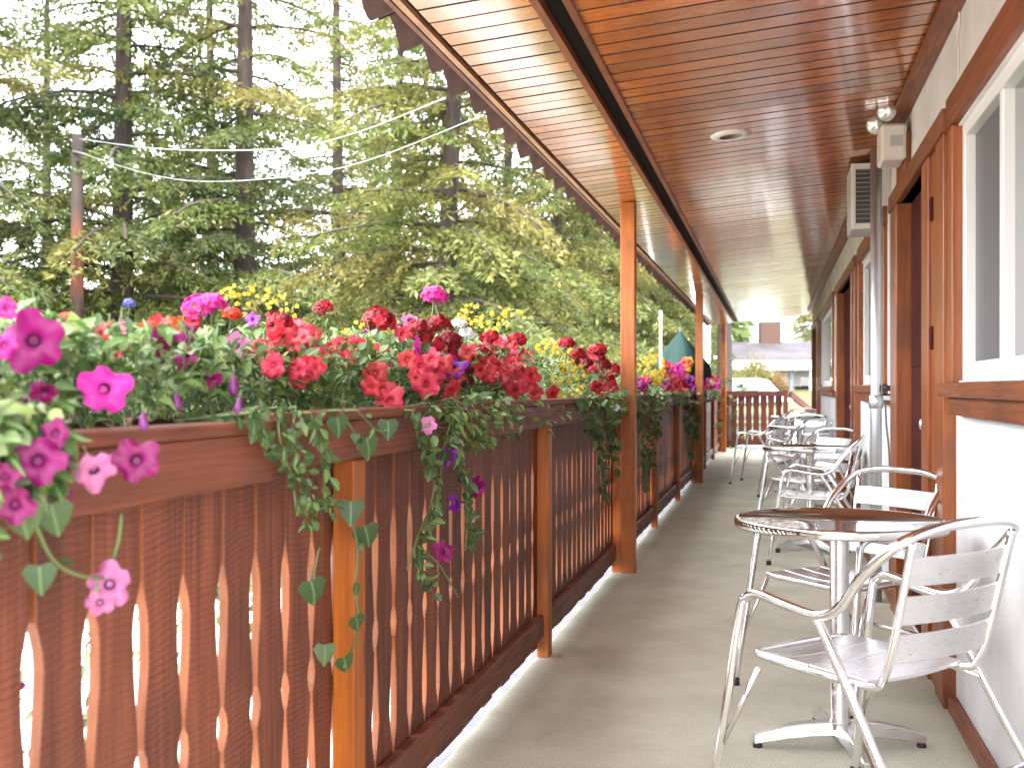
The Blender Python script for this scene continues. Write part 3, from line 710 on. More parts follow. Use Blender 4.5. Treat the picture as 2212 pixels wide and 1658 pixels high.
def geranium_mesh(col, seed, centre=None):
    r = random.Random(seed); mb = MB(); N = 26
    for i in range(N):
        z = 1 - 1.35 * (i + .5) / N; a = i * 2.39996; q = math.sqrt(max(0, 1 - z * z))
        n = Vector((q * math.cos(a), q * math.sin(a), z)); c = n * (.40 * r.uniform(.82, 1.1)); c.z *= .66; fm = 2 if (not centre and r.random() < .38) else 0
        B = basis((n.orthogonal() + rv(.2)), n + rv(.25)); t0 = r.uniform(0, 6)
        for k in range(5):
            an = t0 + k * 1.2566; ca, sa = math.cos(an), math.sin(an); L = r.uniform(.15, .19); W = L * .42
            pts = [(0, 0, 0), (ca * L * .55 - sa * W, sa * L * .55 + ca * W, .025), (ca * L - sa * W * .5, sa * L + ca * W * .5, r.uniform(-.02, .03)), (ca * L + sa * W * .5, sa * L - ca * W * .5, r.uniform(-.02, .03)), (ca * L * .55 + sa * W, sa * L * .55 - ca * W, .025)]
            mb.add([c + B @ Vector(p) for p in pts], [(0, 4, 3, 2, 1)], fm)
            if centre:
                pts = [(0, 0, .008), (ca * L * .42 - sa * W * .6, sa * L * .42 + ca * W * .6, .03), (ca * L * .42 + sa * W * .6, sa * L * .42 - ca * W * .6, .03)]
                mb.add([c + B @ Vector(p) for p in pts], [(0, 2, 1)], 2)
    mb.tube([(0, 0, .2), (0, 0, -.3), (.05, .02, -1.3)], .03, 6, 1)
    return mb.mesh('flower', [M['p_' + col], M['stem'], M['p_' + (centre or {'red': 'darkred', 'coral': 'red', 'orange': 'red'}.get(col, col))]])
def daisy_mesh(col, seed):
    r = random.Random(seed); mb = MB()
    for k in range(6):
        a = k * 1.047 + r.uniform(-.1, .1); ca, sa = math.cos(a), math.sin(a); L = r.uniform(.44, .52); W = .17
        mb.add([(0, 0, 0), (ca * L * .5 - sa * W, sa * L * .5 + ca * W, .06), (ca * L, sa * L, .02), (ca * L * .5 + sa * W, sa * L * .5 - ca * W, .06)], [(0, 3, 2, 1)], 0)
    mb.lathe([(.12, 0), (.10, .07), (0, .09)], n=8, m=1); mb.tube([(0, 0, 0), (.1, 0, -1.2), (.1, .15, -3.0)], .045, 5, 2)
    return mb.mesh('flower', [M['p_' + col], M['p_' + col], M['stem']])
def bud_mesh(seed):
    mb = MB(); mb.lathe([(0, -.5), (.10, -.42), (.17, -.1), (.22, .15), (.16, .38), (.05, .5), (0, .5)], n=9); v = mb.v
    r = random.Random(seed); mb.v = [(x * r.uniform(.8, 1.2), y * r.uniform(.8, 1.2), z) for x, y, z in v]
    mb.tube([(0, 0, -.48), (.03, 0, -.9)], .06, 6, 1); return mb.mesh('bud', [M['bud'], M['stem']])
FC = {}
def flower_mesh(kind, col):
    key = (kind, col)
    if key not in FC:
        if kind == 'pet': FC[key] = [petunia_mesh(col, s, c) for s, c in ((1, 0), (2, .15), (3, .5), (4, .05))]
        elif kind == 'ger': FC[key] = [geranium_mesh(col, s, 'coral' if col == 'hotpink' else None) for s in (1, 2, 3)]
        elif kind == 'dai': FC[key] = [daisy_mesh(col, s) for s in (1, 2)]
        elif kind == 'bud': FC[key] = [bud_mesh(s) for s in (1, 2)]
    return random.choice(FC[key])
def auto_x(py): return -1.15 if py < 715 else -1.08 if py < 780 else -1.0 if py < 875 else -.895
def put_flower(root, kind, px, py, size, col, x=None, face=None, jitter=.55, size_m=None):
    x = auto_x(py) + random.uniform(-.03, .03) if x is None else x
    p = on_x(px, py, x); d = size_m or size * depth(p) / FPX
    toc = (Vector((0, 0, EYE)) - p).normalized()
    n = Vector(face) if face else (toc + Vector((.0, -.0, .22 if jitter > .3 else -.02)) + rv(jitter * .55))
    n.normalize()
    if kind == 'ger': n = (Vector((0, 0, 1)) + rv(.15)).normalized()
    o = link('bud' if kind == 'bud' else 'flower', flower_mesh(kind, col), root, p - root.location)
    q = n.to_track_quat('Z', 'Y') @ Quaternion((0, 0, 1), random.uniform(0, 6.28)); o.rotation_mode = 'QUATERNION'; o.rotation_quaternion = q
    o.scale = (d, d, d); return o
def hgt(y): return float(np.interp(y, [.6, 1.6, 2.2, 3, 4.8, 6.5, 8, 13, 20], [.19, .17, .17, .21, .25, .20, .18, .20, .16]))
def plant(name, cat, label, y0, y1, n_leaf, n_part, L=.045, over=0, outer=0, xr=(-1.27, -1.03), group='flowering plants in the railing boxes', hs=1.0):
    n_leaf = int(n_leaf * 2.4); L *= .74
    ym = (y0 + y1) / 2; t = thing(name, label, cat, (-1.14, ym, 1.05), 0, group); F = Foliage()
    def pick(i):
        y = random.uniform(y0, y1)
        if over and random.random() < over:
            y = random.uniform(y0, min(y1, y0 + max(.5, (y1 - y0) * .6))); x = random.uniform(-.945, -.89); z = random.uniform(.97, 1.13) if y0 > 1 else random.uniform(.93, 1.13) if y < 1.1 else random.uniform(1.02, 1.13); out = Vector((1, -.3, -.4))
        elif outer and random.random() < outer:
            x = random.uniform(-1.36, -1.29); z = random.uniform(.45, 1.1); out = Vector((-.4, -.6, -.6))
        else:
            x = random.uniform(*xr); u = (x + 1.14) / .17; top = hgt(y) * hs * max(.35, 1 - .45 * u * u); z = 1.085 + top * random.random() ** .65
            out = Vector((u * .7, random.uniform(-.9, .5), .35))
        return Vector((x, y, z)), (out + rv(.45)).normalized()
    for i in range(n_leaf):
        p, d = pick(i); F.leaf(p, d, Vector((.15, -.35, 1)) + rv(.45), L * random.uniform(.6, 1.25))
    F.build(t, t.location)
    st = MB()
    for i in range(int(n_leaf / 22)):
        p, d = pick(i); a = Vector((p.x * .5 - .57, p.y + random.uniform(-.06, .06), min(p.z, 1.09))); q = p + (d + Vector((0, -.1, .5))) * random.uniform(.01, .06)
        st.tube(spline([a - t.location, (a + q) / 2 + rv(.012) - t.location, q - t.location], 3), .0016, 4, caps=False)
    if st.v: st.build('stem', M['stem'], t)['kind'] = 'stuff'
    for i in range(n_part):
        p, d = pick(i); o = link('leaf', random.choice(LEAFM), t, p + d * .012 - t.location); l = L * random.uniform(.8, 1.3)
        o.matrix_local = Matrix.Translation(p + d * .012 - t.location) @ basis(d, Vector((.3, -.5, .8)) + rv(.35)).to_4x4() @ Matrix.Scale(l, 4)
    return t
def cluster(root, kind, px, py, rx, ry, n, size, cols, **kw):
    for i in range(n):
        a = random.uniform(0, 6.28); q = math.sqrt(random.random())
        put_flower(root, kind, px + rx * q * math.cos(a), py + ry * q * math.sin(a), size * random.uniform(.8, 1.15), random.choice(cols), **kw)
PF = put_flower
p1 = plant('petunia_plant', 'petunia', 'magenta petunia spilling over the rail at the near left edge of the photo', .75, 1.62, 900, 170, .050, over=.36, outer=.14)
for a in ((72, 737, 126, 'magenta'), (12, 665, 48, 'hotpink'), (8, 1030, 60, 'magenta'), (80, 992, 108, 'magenta'), (30, 1090, 84, 'magenta'), (8, 745, 56, 'hotpink'), (118, 935, 60, 'magenta')):
    PF(p1, 'pet', *a, jitter=.25, x=-.97 if a[1] < 800 else -.865)
PF(p1, 'pet', 95, 848, 62, 'magenta', x=-.95, face=(.4, -.4, -.5)); PF(p1, 'pet', 140, 1078, 55, 'magenta', x=-.885, face=(.8, -.1, .1)); PF(p1, 'bud', 150, 992, 40, 'x', x=-.89, face=(.2, 0, -1)); PF(p1, 'bud', 55, 865, 34, 'x', x=-.96)
for a in ((15, 1385), (22, 1425), (30, 1470)): PF(p1, 'pet', *a, 46, 'magenta', x=-1.33)
p2 = plant('petunia_plant', 'petunia', 'bright pink petunia just right of the large dark-throated magenta bloom', 1.5, 2.02, 520, 120, .046, outer=.16)
for a in ((228, 838, 104, 'hotpink', -.96, (.9, -.8, .2)), (293, 992, 100, 'magenta', -.87, (.45, -1, .25)), (205, 1020, 92, 'pale', -.87, (.6, -.5, -.5)), (345, 740, 78, 'magenta', None, (1, .2, .1)), (375, 745, 60, 'magenta', None, None),
          (420, 725, 85, 'magenta', None, (.9, .3, .5)), (405, 770, 60, 'hotpink', None, (.7, -.3, -.4))): PF(p2, 'pet', a[0], a[1], a[2], a[3], x=a[4], face=a[5])
for a in ((383, 868), (310, 910), (265, 712)): PF(p2, 'bud', *a, 44, 'x', face=(.2, -.2, -1))
cluster(p2, 'pet', 240, 715, 40, 20, 6, 34, ['salmon', 'coral', 'pale']); cluster(p2, 'pet', 250, 760, 30, 20, 3, 26, ['coral'])
cluster(p2, 'pet', 480, 1260, 60, 25, 5, 30, ['magenta'], x=-1.34); PF(p2, 'ger', 147, 688, 42, 'orange'); PF(p2, 'ger', 280, 655, 30, 'blue', x=-1.2)
p3 = plant('geranium_plant', 'geranium', 'pink geranium with a full round head, left of the yellow spray', 1.95, 2.4, 420, 90, .048, outer=.1)
PF(p3, 'ger', 430, 665, 92, 'hotpink'); PF(p3, 'ger', 458, 655, 70, 'hotpink'); PF(p3, 'ger', 330, 708, 58, 'orange'); PF(p3, 'ger', 500, 678, 46, 'orange'); PF(p3, 'ger', 545, 690, 26, 'blue'); cluster(p3, 'pet', 380, 705, 60, 20, 6, 36, ['orange', 'coral'])
p4 = plant('petunia_plant', 'petunia', 'dense mass of coral petunias left of the bare rail section', 2.3, 2.85, 560, 120, .045, over=.0, outer=.14)
cluster(p4, 'pet', 625, 750, 72, 58, 38, 48, ['coral'], jitter=.9); cluster(p4, 'pet', 660, 790, 40, 30, 8, 52, ['coral']); PF(p4, 'pet', 510, 745, 64, 'pale'); PF(p4, 'pet', 460, 820, 46, 'magenta', face=(.6, -.3, -.4))
PF(p4, 'bud', 505, 832, 50, 'x', face=(.1, -.2, -1)); PF(p4, 'bud', 515, 876, 38, 'x', face=(-.1, -.2, -1)); PF(p4, 'ger', 605, 695, 66, 'red'); PF(p4, 'ger', 700, 663, 46, 'red'); PF(p4, 'pet', 715, 765, 50, 'coral', face=(.9, -.2, 0)); PF(p4, 'ger', 690, 672, 34, 'darkred')
PF(p4, 'pet', 565, 760, 46, 'coral'); PF(p4, 'pet', 545, 690, 34, 'violet')
p5 = plant('bidens_plant', 'yellow daisy', 'airy spray of tiny yellow daisies above the pink geranium head', 2.1, 2.9, 160, 0, .03, xr=(-1.28, -1.16), hs=1.25)
cluster(p5, 'dai', 530, 635, 60, 24, 34, 11, ['yellow'], x=-1.24); cluster(p5, 'dai', 600, 660, 45, 22, 16, 11, ['yellow'], x=-1.22); cluster(p5, 'dai', 640, 690, 30, 20, 8, 11, ['yellow', 'orange'], x=-1.2)
p6 = plant('petunia_plant', 'petunia', 'loose coral petunia leaning over the rail, in front of the dark red geranium heads', 2.8, 3.35, 460, 110, .046, outer=.1)
for a in ((740, 770, 55), (790, 762, 55), (770, 745, 44), (820, 772, 56), (812, 805, 52), (828, 838, 58), (842, 862, 62), (800, 835, 44), (755, 745, 40), (690, 770, 50), (730, 745, 40)): PF(p6, 'pet', *a, 'coral')
PF(p6, 'pet', 800, 712, 36, 'violet'); PF(p6, 'dai', 800, 735, 18, 'yellow')
p7 = plant('geranium_plant', 'geranium', 'dark red geranium with one tall head left of the red cluster', 3.2, 3.75, 360, 80, .05)
PF(p7, 'ger', 820, 692, 84, 'red'); PF(p7, 'ger', 805, 700, 56, 'darkred'); PF(p7, 'pet', 885, 692, 42, 'pale'); PF(p7, 'pet', 868, 720, 40, 'coral'); cluster(p7, 'dai', 770, 715, 40, 20, 10, 11, ['yellow'], x=-1.15)
p8 = plant('geranium_plant', 'geranium', 'large cluster of deep red geranium heads at the middle of the boxes', 3.5, 4.2, 420, 90, .05, over=.05)
for a in ((945, 702, 66, 'red'), (912, 725, 60, 'red'), (930, 750, 66, 'red'), (972, 735, 62, 'darkred'), (1000, 770, 66, 'red'), (985, 800, 60, 'darkred'), (1018, 800, 52, 'darkred'), (1005, 825, 44, 'darkred'), (965, 765, 60, 'red'), (900, 705, 50, 'red')): PF(p8, 'ger', *a, x=-1.04)
PF(p8, 'pet', 978, 792, 62, 'violet', x=-.98); PF(p8, 'pet', 905, 755, 48, 'hotpink', x=-1.0, face=(.9, 0, .2))
p9 = plant('petunia_plant', 'petunia', 'coral petunias hanging just below the deep red geranium cluster', 3.05, 3.9, 420, 110, .044, over=.16)
for a in ((905, 790, 52), (930, 775, 48), (955, 785, 50), (880, 775, 44), (918, 830, 62), (950, 820, 40), (975, 842, 50), (985, 815, 40), (900, 815, 36), (1010, 760, 40), (940, 800, 44), (970, 865, 44)): PF(p9, 'pet', *a, 'coral', x=-.965)
p10 = plant('geranium_plant', 'geranium', 'single pink geranium head standing tall above the red ones', 4.0, 4.3, 120, 30, .05)
PF(p10, 'ger', 937, 640, 66, 'hotpink', x=-1.14); g_ = on_x(937, 645, -1.14); MB().tube([g_ - p10.location, Vector((0, 0, .0))], .004, 6).build('stem', M['stem'], p10)
p11 = plant('bidens_plant', 'yellow daisy', 'yellow daisy spray beside the white blooms, right of the pink geranium', 4.3, 5.2, 200, 0, .03, xr=(-1.28, -1.14), hs=1.2)
cluster(p11, 'dai', 1010, 685, 35, 28, 26, 11, ['yellow'], x=-1.22); cluster(p11, 'dai', 1080, 690, 55, 28, 30, 11, ['yellow'], x=-1.2); PF(p11, 'ger', 992, 700, 38, 'white', x=-1.1); PF(p11, 'ger', 1010, 722, 42, 'white', x=-1.08)
p12 = plant('petunia_plant', 'petunia', 'coral petunia patch between the deep red cluster and the yellow daisies', 4.2, 5.6, 620, 120, .046, over=.015, outer=.06)
cluster(p12, 'pet', 1085, 780, 55, 48, 46, 38, ['coral'], jitter=.9); PF(p12, 'ger', 1115, 735, 50, 'red'); PF(p12, 'ger', 1057, 728, 44, 'red'); PF(p12, 'ger', 1080, 735, 34, 'white'); cluster(p12, 'pet', 1140, 830, 40, 22, 8, 38, ['coral']); PF(p12, 'pet', 1195, 850, 36, 'coral'); PF(p12, 'ger', 1040, 760, 44, 'red')
p13 = plant('bidens_plant', 'yellow daisy', 'thick patch of yellow daisies just left of the nearest veranda post', 5.3, 7.2, 320, 0, .035, xr=(-1.26, -1.0), hs=1.1)
cluster(p13, 'dai', 1195, 760, 40, 32, 40, 11, ['yellow'], x=-1.12); cluster(p13, 'dai', 1230, 820, 40, 42, 60, 11, ['yellow'], x=-1.02)
p14 = plant('geranium_plant', 'geranium', 'red geraniums crowding up to the nearest veranda post', 6.0, 8.2, 620, 90, .055, over=.16, outer=.04)
for a in ((1225, 742, 46, 'red'), (1250, 765, 42, 'red'), (1262, 785, 46, 'darkred'), (1290, 757, 50, 'coral'), (1300, 790, 50, 'red'), (1325, 800, 44, 'red'), (1310, 815, 44, 'coral'), (1275, 800, 40, 'coral'), (1290, 775, 40, 'red'), (1240, 780, 30, 'darkred')): PF(p14, 'ger', *a, x=-1.03)
cluster(p14, 'pet', 1310, 830, 28, 18, 9, 32, ['coral', 'red']); PF(p14, 'pet', 1312, 870, 22, 'white'); PF(p14, 'pet', 1330, 880, 18, 'white')
p15 = plant('bidens_plant', 'yellow daisy', 'yellow daisies just right of the nearest veranda post', 8.4, 11.0, 520, 0, .055, over=.10, hs=1.1)
cluster(p15, 'dai', 1412, 796, 34, 30, 60, 10, ['yellow'], x=-1.05); cluster(p15, 'dai', 1425, 815, 22, 18, 26, 11, ['yellow'], x=-1.0); cluster(p15, 'pet', 1390, 830, 14, 20, 6, 24, ['magenta', 'coral'], x=-.97)
p16 = plant('petunia_plant', 'petunia', 'mixed pink and red petunias midway between the two nearest posts', 10.6, 13.6, 560, 0, .058, over=.12, hs=1.2)
cluster(p16, 'pet', 1452, 812, 26, 28, 24, 21, ['hotpink', 'magenta', 'coral'], x=-1.03); cluster(p16, 'pet', 1460, 840, 26, 22, 26, 22, ['red', 'coral', 'magenta'], x=-.98); cluster(p16, 'pet', 1484, 796, 16, 16, 12, 22, ['orange', 'yellow'], x=-1.1); PF(p16, 'pet', 1440, 866, 20, 'white', x=-.95)
p17 = plant('petunia_plant', 'petunia', 'violet petunias at the second veranda post', 13.4, 16.6, 500, 0, .062, over=.12, hs=1.1)
cluster(p17, 'pet', 1502, 840, 20, 26, 30, 20, ['violet', 'magenta', 'violet'], x=-.98); cluster(p17, 'pet', 1492, 868, 14, 14, 8, 18, ['magenta'], x=-.95)
p18 = plant('petunia_plant', 'petunia', 'farthest pink petunias where the flower boxes end', 16.4, 20.6, 500, 0, .07, over=.12, hs=1.1)
cluster(p18, 'pet', 1533, 838, 22, 26, 26, 16, ['hotpink', 'magenta', 'coral'], x=-.98)
# trailing vines on the walkway side
def vine(label, paths, leafpx, step, x=-.905, extra=(), cat='vine', blooms=()):
    p0 = on_x(*paths[0][0], x); t = thing('trailing_vine', label, cat, p0, 0, 'trailing vines hanging from the flower boxes'); nl = 0
    for path in paths:
        pts = spline([on_x(px, py, x + random.uniform(-.012, .012)) for px, py in path], 5)
        if pts[0].z > 1.06: pts.insert(0, Vector((-1.06, pts[0].y + .02, 1.09)))
        MB().tube([q - p0 for q in pts], .0028, 5).build('stem', M['stem'], t)
        acc = 0
        for a, b in zip(pts[:-1], pts[1:]):
            acc += (b - a).length
            while acc > step and nl < 280:
                acc -= step; q = a.lerp(b, random.random()); sz = leafpx * .64 * depth(q) / FPX * random.uniform(.55, 1.25)
                d = Vector((random.uniform(-.1, .5), random.uniform(-1, 1), random.uniform(-1.1, .2))).normalized()
                q = q + d * sz * .35 + Vector((.006, 0, 0))
                o = link('leaf', random.choice(IVYM if random.random() < .7 else LEAFM), t); nl += 1
                o.matrix_local = Matrix.Translation(q - p0) @ basis(d, Vector((.9, -.9, .45)) + rv(.4)).to_4x4() @ Matrix.Scale(sz, 4)
    for px, py, sz in extra:
        q = on_x(px, py, x + .01); s_ = sz * depth(q) / FPX; o = link('leaf', IVYM[0], t); d = Vector((.1, random.uniform(-.4, .4), -1))
        o.matrix_local = Matrix.Translation(q - p0 + Vector((0, 0, s_ * .5))) @ basis(d, Vector((.9, -1, .3)) + rv(.2)).to_4x4() @ Matrix.Scale(s_, 4)
    for b in blooms: put_flower(t, 'pet', *b, x=x + .012)
    return t
vine('leafy vine hanging over the rail left of the first railing post', [[(640, 880), (632, 950), (652, 1020), (668, 1090), (655, 1130)], [(600, 880), (605, 950), (630, 1030), (640, 1100)], [(560, 880), (565, 930), (600, 990)], [(670, 890), (690, 960), (700, 1040), (705, 1105)], [(540, 890), (545, 930)]], 46, .0075, extra=((672, 1285, 62),))
vine('thin vine with single leaves straggling down the first railing post', [[(715, 1075), (752, 1105), (772, 1180), (768, 1260), (772, 1360), (742, 1440)], [(690, 1180), (672, 1260)]], 44, .085, extra=((758, 1110, 56), (788, 1165, 58), (702, 1415, 46), (742, 1440, 44), (768, 1350, 40)))
vine('long bushy vine with purple blooms hanging below the deep red geraniums', [[(930, 870), (925, 960), (938, 1040), (922, 1120), (895, 1200), (932, 1275)], [(965, 880), (985, 980), (1010, 1080), (1005, 1190)], [(890, 885), (905, 950), (930, 1010)], [(985, 880), (960, 960), (945, 1060), (905, 1150), (880, 1230)], [(905, 1180), (950, 1220), (990, 1290)]], 40, .0075,
     blooms=((1028, 1050, 48, 'magenta'), (985, 1085, 46, 'violet'), (958, 1190, 50, 'magenta'), (925, 918, 40, 'pale'), (968, 985, 40, 'violet')))
vine('sparse stem with faded pink flower dangling at the near left boards', [[(60, 1080), (105, 1195), (165, 1240), (240, 1248)], [(230, 1240), (255, 1170), (262, 1110)]], 44, .10, x=-.885, extra=((45, 1130, 84), (85, 1255, 66), (110, 1130, 80)), blooms=((236, 1262, 92, 'pale'), (215, 1300, 60, 'pale')))
vine('short vine with large heart-shaped leaves over the bare rail', [[(735, 885), (760, 925), (790, 960)], [(770, 885), (810, 925), (835, 935)]], 40, .06, extra=((792, 972, 54), (728, 925, 48), (838, 930, 44)))
vine('dark vine hanging beside the nearest veranda post', [[(1275, 860), (1280, 930), (1295, 990), (1300, 1060)], [(1255, 860), (1265, 930)], [(1320, 870), (1322, 960), (1328, 1010)], [(1300, 860), (1310, 920)]], 32, .011)
vine('thick dark vine hanging just beyond the nearest veranda post', [[(1385, 850), (1388, 940), (1392, 1050)], [(1400, 850), (1405, 940), (1402, 1010)], [(1415, 860), (1420, 940)], [(1378, 860), (1380, 1000)]], 26, .014)
vine('far vine hanging near the second veranda post', [[(1485, 860), (1490, 930), (1488, 1000)], [(1498, 860), (1502, 950)], [(1475, 870), (1478, 930)], [(1510, 870), (1512, 930)]], 22, .02)

# ------------------------------------------------------------------ TREES
NEED = np.array([(.050, .080, .022), (.085, .115, .028), (.11, .14, .034), (.15, .165, .042), (.18, .165, .045), (.060, .085, .035)])
def tint_mesh(name, V, quads, T, mat):
    me = bpy.data.meshes.new(name); n = len(V); nq = len(quads)
    me.vertices.add(n); me.vertices.foreach_set('co', V.astype(np.float32).ravel())
    me.loops.add(nq * 4); me.loops.foreach_set('vertex_index', quads.astype(np.int32).ravel())
    me.polygons.add(nq); me.polygons.foreach_set('loop_start', np.arange(nq, dtype=np.int32) * 4)
    try: me.polygons.foreach_set('loop_total', np.full(nq, 4, dtype=np.int32))
    except Exception: pass
    a = me.color_attributes.new('tint', 'FLOAT_COLOR', 'POINT'); a.data.foreach_set('color', np.concatenate([T, np.ones((n, 1))], 1).astype(np.float32).ravel())
    me.materials.append(mat); me.update(calc_edges=True); me.validate(); return me
def diamonds(C, D, L, W, tint, rg):
    """one diamond-shaped sprig per row"""
    n = len(C); D = D / (np.linalg.norm(D, axis=1, keepdims=True) + 1e-9); r = rg.normal(size=(n, 3)); s = np.cross(D, r); s /= (np.linalg.norm(s, axis=1, keepdims=True) + 1e-9)
    V = np.stack([C, C + D * (L * .45)[:, None] + s * W[:, None], C + D * L[:, None], C + D * (L * .5)[:, None] - s * W[:, None]], 1).reshape(-1, 3)
    return V, np.arange(4 * n).reshape(-1, 4), np.repeat(tint, 4, 0)
def conifer(seed, h, spread, first, dens=1.0, pal=NEED, r0=.19, droop=.35, fine=1.0):
    rg = np.random.default_rng(seed); Cs, Ds, Ts = [], [], []; limbs = MB()
    lean = rg.normal(0, .012, 2); z = first
    while z < h - .3:
        t = (z - first) / (h - first); nb = int(rg.integers(3, 6)); a0 = rg.uniform(0, 6.28)
        for k in range(nb):
            L = spread * (1 - t * .88) * rg.uniform(.55, 1.12); a = a0 + k * 6.283 / nb + rg.normal(0, .25); zz = z + rg.uniform(-.18, .18)
            dr = droop * rg.uniform(.5, 1.4); s = np.linspace(0, 1, 7)
            out = np.array([math.cos(a), math.sin(a)]); pth = np.stack([lean[0] * zz + out[0] * s * L, lean[1] * zz + out[1] * s * L, zz + L * (.12 * s - dr * s * s)], 1)
            limbs.tube([tuple(p) for p in pth[:6]], .02, 5, rr=[.034 * (1 - .75 * q) * (.4 + .3 * L) for q in s[:6]], caps=False)
            ntw = max(3, int(L * 7.5 * dens)); tcol = pal[rg.integers(0, len(pal))]
            for j in range(ntw):
                u = .07 + .93 * (j + rg.random()) / ntw; i = min(int(u * 6), 5); fr = u * 6 - i; p = pth[i] * (1 - fr) + pth[i + 1] * fr; tang = pth[i + 1] - pth[i]; tang /= np.linalg.norm(tang)
                for sd in (-1, 1):
                    if rg.random() < .12: continue
                    side = np.array([-out[1], out[0], 0]) * sd; tl = (.14 + .36 * L * (1 - u) * .9) * rg.uniform(.6, 1.15); dirn = tang * .75 + side + np.array([0, 0, -.28 + rg.normal(0, .15)]); dirn /= np.linalg.norm(dirn)
                    nt = max(2, int(tl / .085)); q = np.linspace(.15, 1, nt); m = 5
                    c = p + dirn * (q * tl)[:, None] + np.array([0, 0, -1]) * (q * q * tl * .25)[:, None]
                    c = np.repeat(c, m, 0) + rg.normal(0, .03, (nt * m, 3)); d = dirn + rg.normal(0, .55, (nt * m, 3)) + np.array([0, 0, -.12])
                    Cs.append(c); Ds.append(d); col = tcol * .6 + pal[rg.integers(0, len(pal))] * .4; Ts.append(col * rg.uniform(.75, 1.3, (nt * m, 1)))
        z += rg.uniform(.30, .55) / max(dens, .6) ** .5
    C = np.concatenate(Cs); D = np.concatenate(Ds); T = np.concatenate(Ts); n = len(C)
    V, Q, T = diamonds(C, D, rg.uniform(.07, .15, n) * fine, rg.uniform(.013, .028, n) * fine, T, rg)
    crown = tint_mesh('crown', V, Q, T, M['needle'])
    tr = MB(); zs = np.linspace(-.3, h, 14); tr.tube([(lean[0] * q, lean[1] * q, q) for q in zs], .2, 12, rr=[r0 * (1 + .35 * max(0, 1 - max(q, 0) / .6)) * (1 - max(q, 0) / h * .85) for q in zs])
    return tr.mesh('trunk', M['bark']), limbs.mesh('limb', M['bark']), crown
YEL = np.array([(.10, .125, .03), (.14, .155, .04), (.18, .175, .05), (.085, .115, .03), (.12, .15, .05), (.20, .165, .05)])
TV = [conifer(11, 13.5, 3.1, 2.3, .92, NEED, .21), conifer(12, 12.5, 2.8, 2.6, .88, NEED, .17, .30), conifer(13, 11.0, 3.3, .9, 1.25, YEL, .18, .42), conifer(14, 14.0, 3.4, 2.6, .9, np.concatenate([NEED, YEL]), .22), conifer(15, 15, 2.3, 4.3, .5, NEED, .24)]
def tree(px, zc, var, label, rz=0, sc=1.0, name='conifer_tree'):
    b = at_d(px, HY, zc); t = thing(name, label, 'tree', (b.x, b.y, gz(b.x, b.y) - .05), rz, 'tall conifers beyond the parking lot'); t.scale = (sc, sc, sc)
    tr, li, cr = TV[var]; link('trunk', tr, t); o = link('limb', li, t); o['kind'] = 'stuff'; o = link('crown', cr, t); o['kind'] = 'stuff'; return t
tree(262, 17.5, 0, 'tall conifer with a thick dark bare trunk right of the red pole', .3, 1.05)
tree(465, 22, 1, 'slimmer conifer just left of the second thick trunk', 1.7)
tree(528, 18.0, 3, 'tall conifer whose brown trunk stands above the pink geranium head', 2.9)
tree(1092, 27, 1, 'conifer with slim dark trunk showing close to the tile eave', 4.2, 1.1)
tree(945, 14.5, 2, 'yellow-green conifer with drooping boughs behind the single pink geranium', .9, .95)
tree(1195, 24, 2, 'light green conifer behind the thick yellow daisies, left of the nearest veranda post', 2.4, 1.05)
tree(1300, 31, 2, 'light green conifer showing close to the left of the nearest veranda post', 5.4, 1.15)
tree(-90, 16, 3, 'conifer at the left edge with boughs reaching over the red pole', 5.1)
tree(100, 27, 1, 'conifer seen through the gap left of the red pole', .5, 1.05)
tree(735, 26, 3, 'conifer under the crossing of the overhead wires', 3.6, 1.0)
tree(1400, 34, 2, 'bushy conifer between the two nearest veranda posts', 1.3, 1.0)
tree(840, 31, 2, 'conifer farther back behind the coral petunias', 2.2, 1.4)
tree(345, 33, 2, 'low bushy conifer far back between the two dark trunks', 4.4, 1.0)
tree(1566, 30, 4, 'big dark conifer trunk right of the green canopy', .8, 1.0)
tree(1760, 66, 2, 'distant conifer rising behind the far motel roof', 2.0, .85)
# shrubs under the trees
def shrub_mesh(seed, r, h, pal, n=8000):
    rg = np.random.default_rng(seed); k = 26; lob = rg.normal(0, 1, (k, 3)); lob[:, 2] = np.abs(lob[:, 2]); lob /= np.linalg.norm(lob, axis=1, keepdims=True); lob *= rg.uniform(.5, .95, (k, 1))
    c = lob[rg.integers(0, k, n)] + rg.normal(0, .17, (n, 3)); c[:, 2] = np.abs(c[:, 2]); C = c * np.array([r, r, h]); D = c * np.array([1, 1, .6]) + rg.normal(0, .5, (n, 3)) + np.array([0, 0, .2])
    T = pal[rg.integers(0, len(pal), n)] * rg.uniform(.7, 1.3, (n, 1)); V, Q, T = diamonds(C, D, rg.uniform(.07, .14, n), rg.uniform(.018, .035, n), T, rg)
    me = tint_mesh('foliage', V, Q, T, M['needle']); st = MB()
    for i in range(9):
        p = lob[i] * np.array([r, r, h]) * .9; st.tube([(0, 0, 0), tuple(p * .5 + np.array([0, 0, .2])), tuple(p)], .02, 5, rr=[.03, .02, .008])
    return me, st.mesh('stem', M['bark'])
SV = [shrub_mesh(21, 1.7, 2.2, NEED), shrub_mesh(22, 1.5, 1.7, YEL), shrub_mesh(23, 1.3, 1.6, np.array([(.09, .11, .035), (.13, .13, .05), (.22, .09, .03), (.28, .10, .05)]))]
def shrub(px, zc, var, label, sc=1.0, rz=0):
    b = at_d(px, HY, zc); t = thing('shrub', label, 'shrub', (b.x, b.y, gz(b.x, b.y)), rz, 'shrubs under the conifers'); t.scale = (sc,) * 3
    o = link('foliage', SV[var][0], t); o['kind'] = 'stuff'; o = link('stem', SV[var][1], t); o['kind'] = 'stuff'
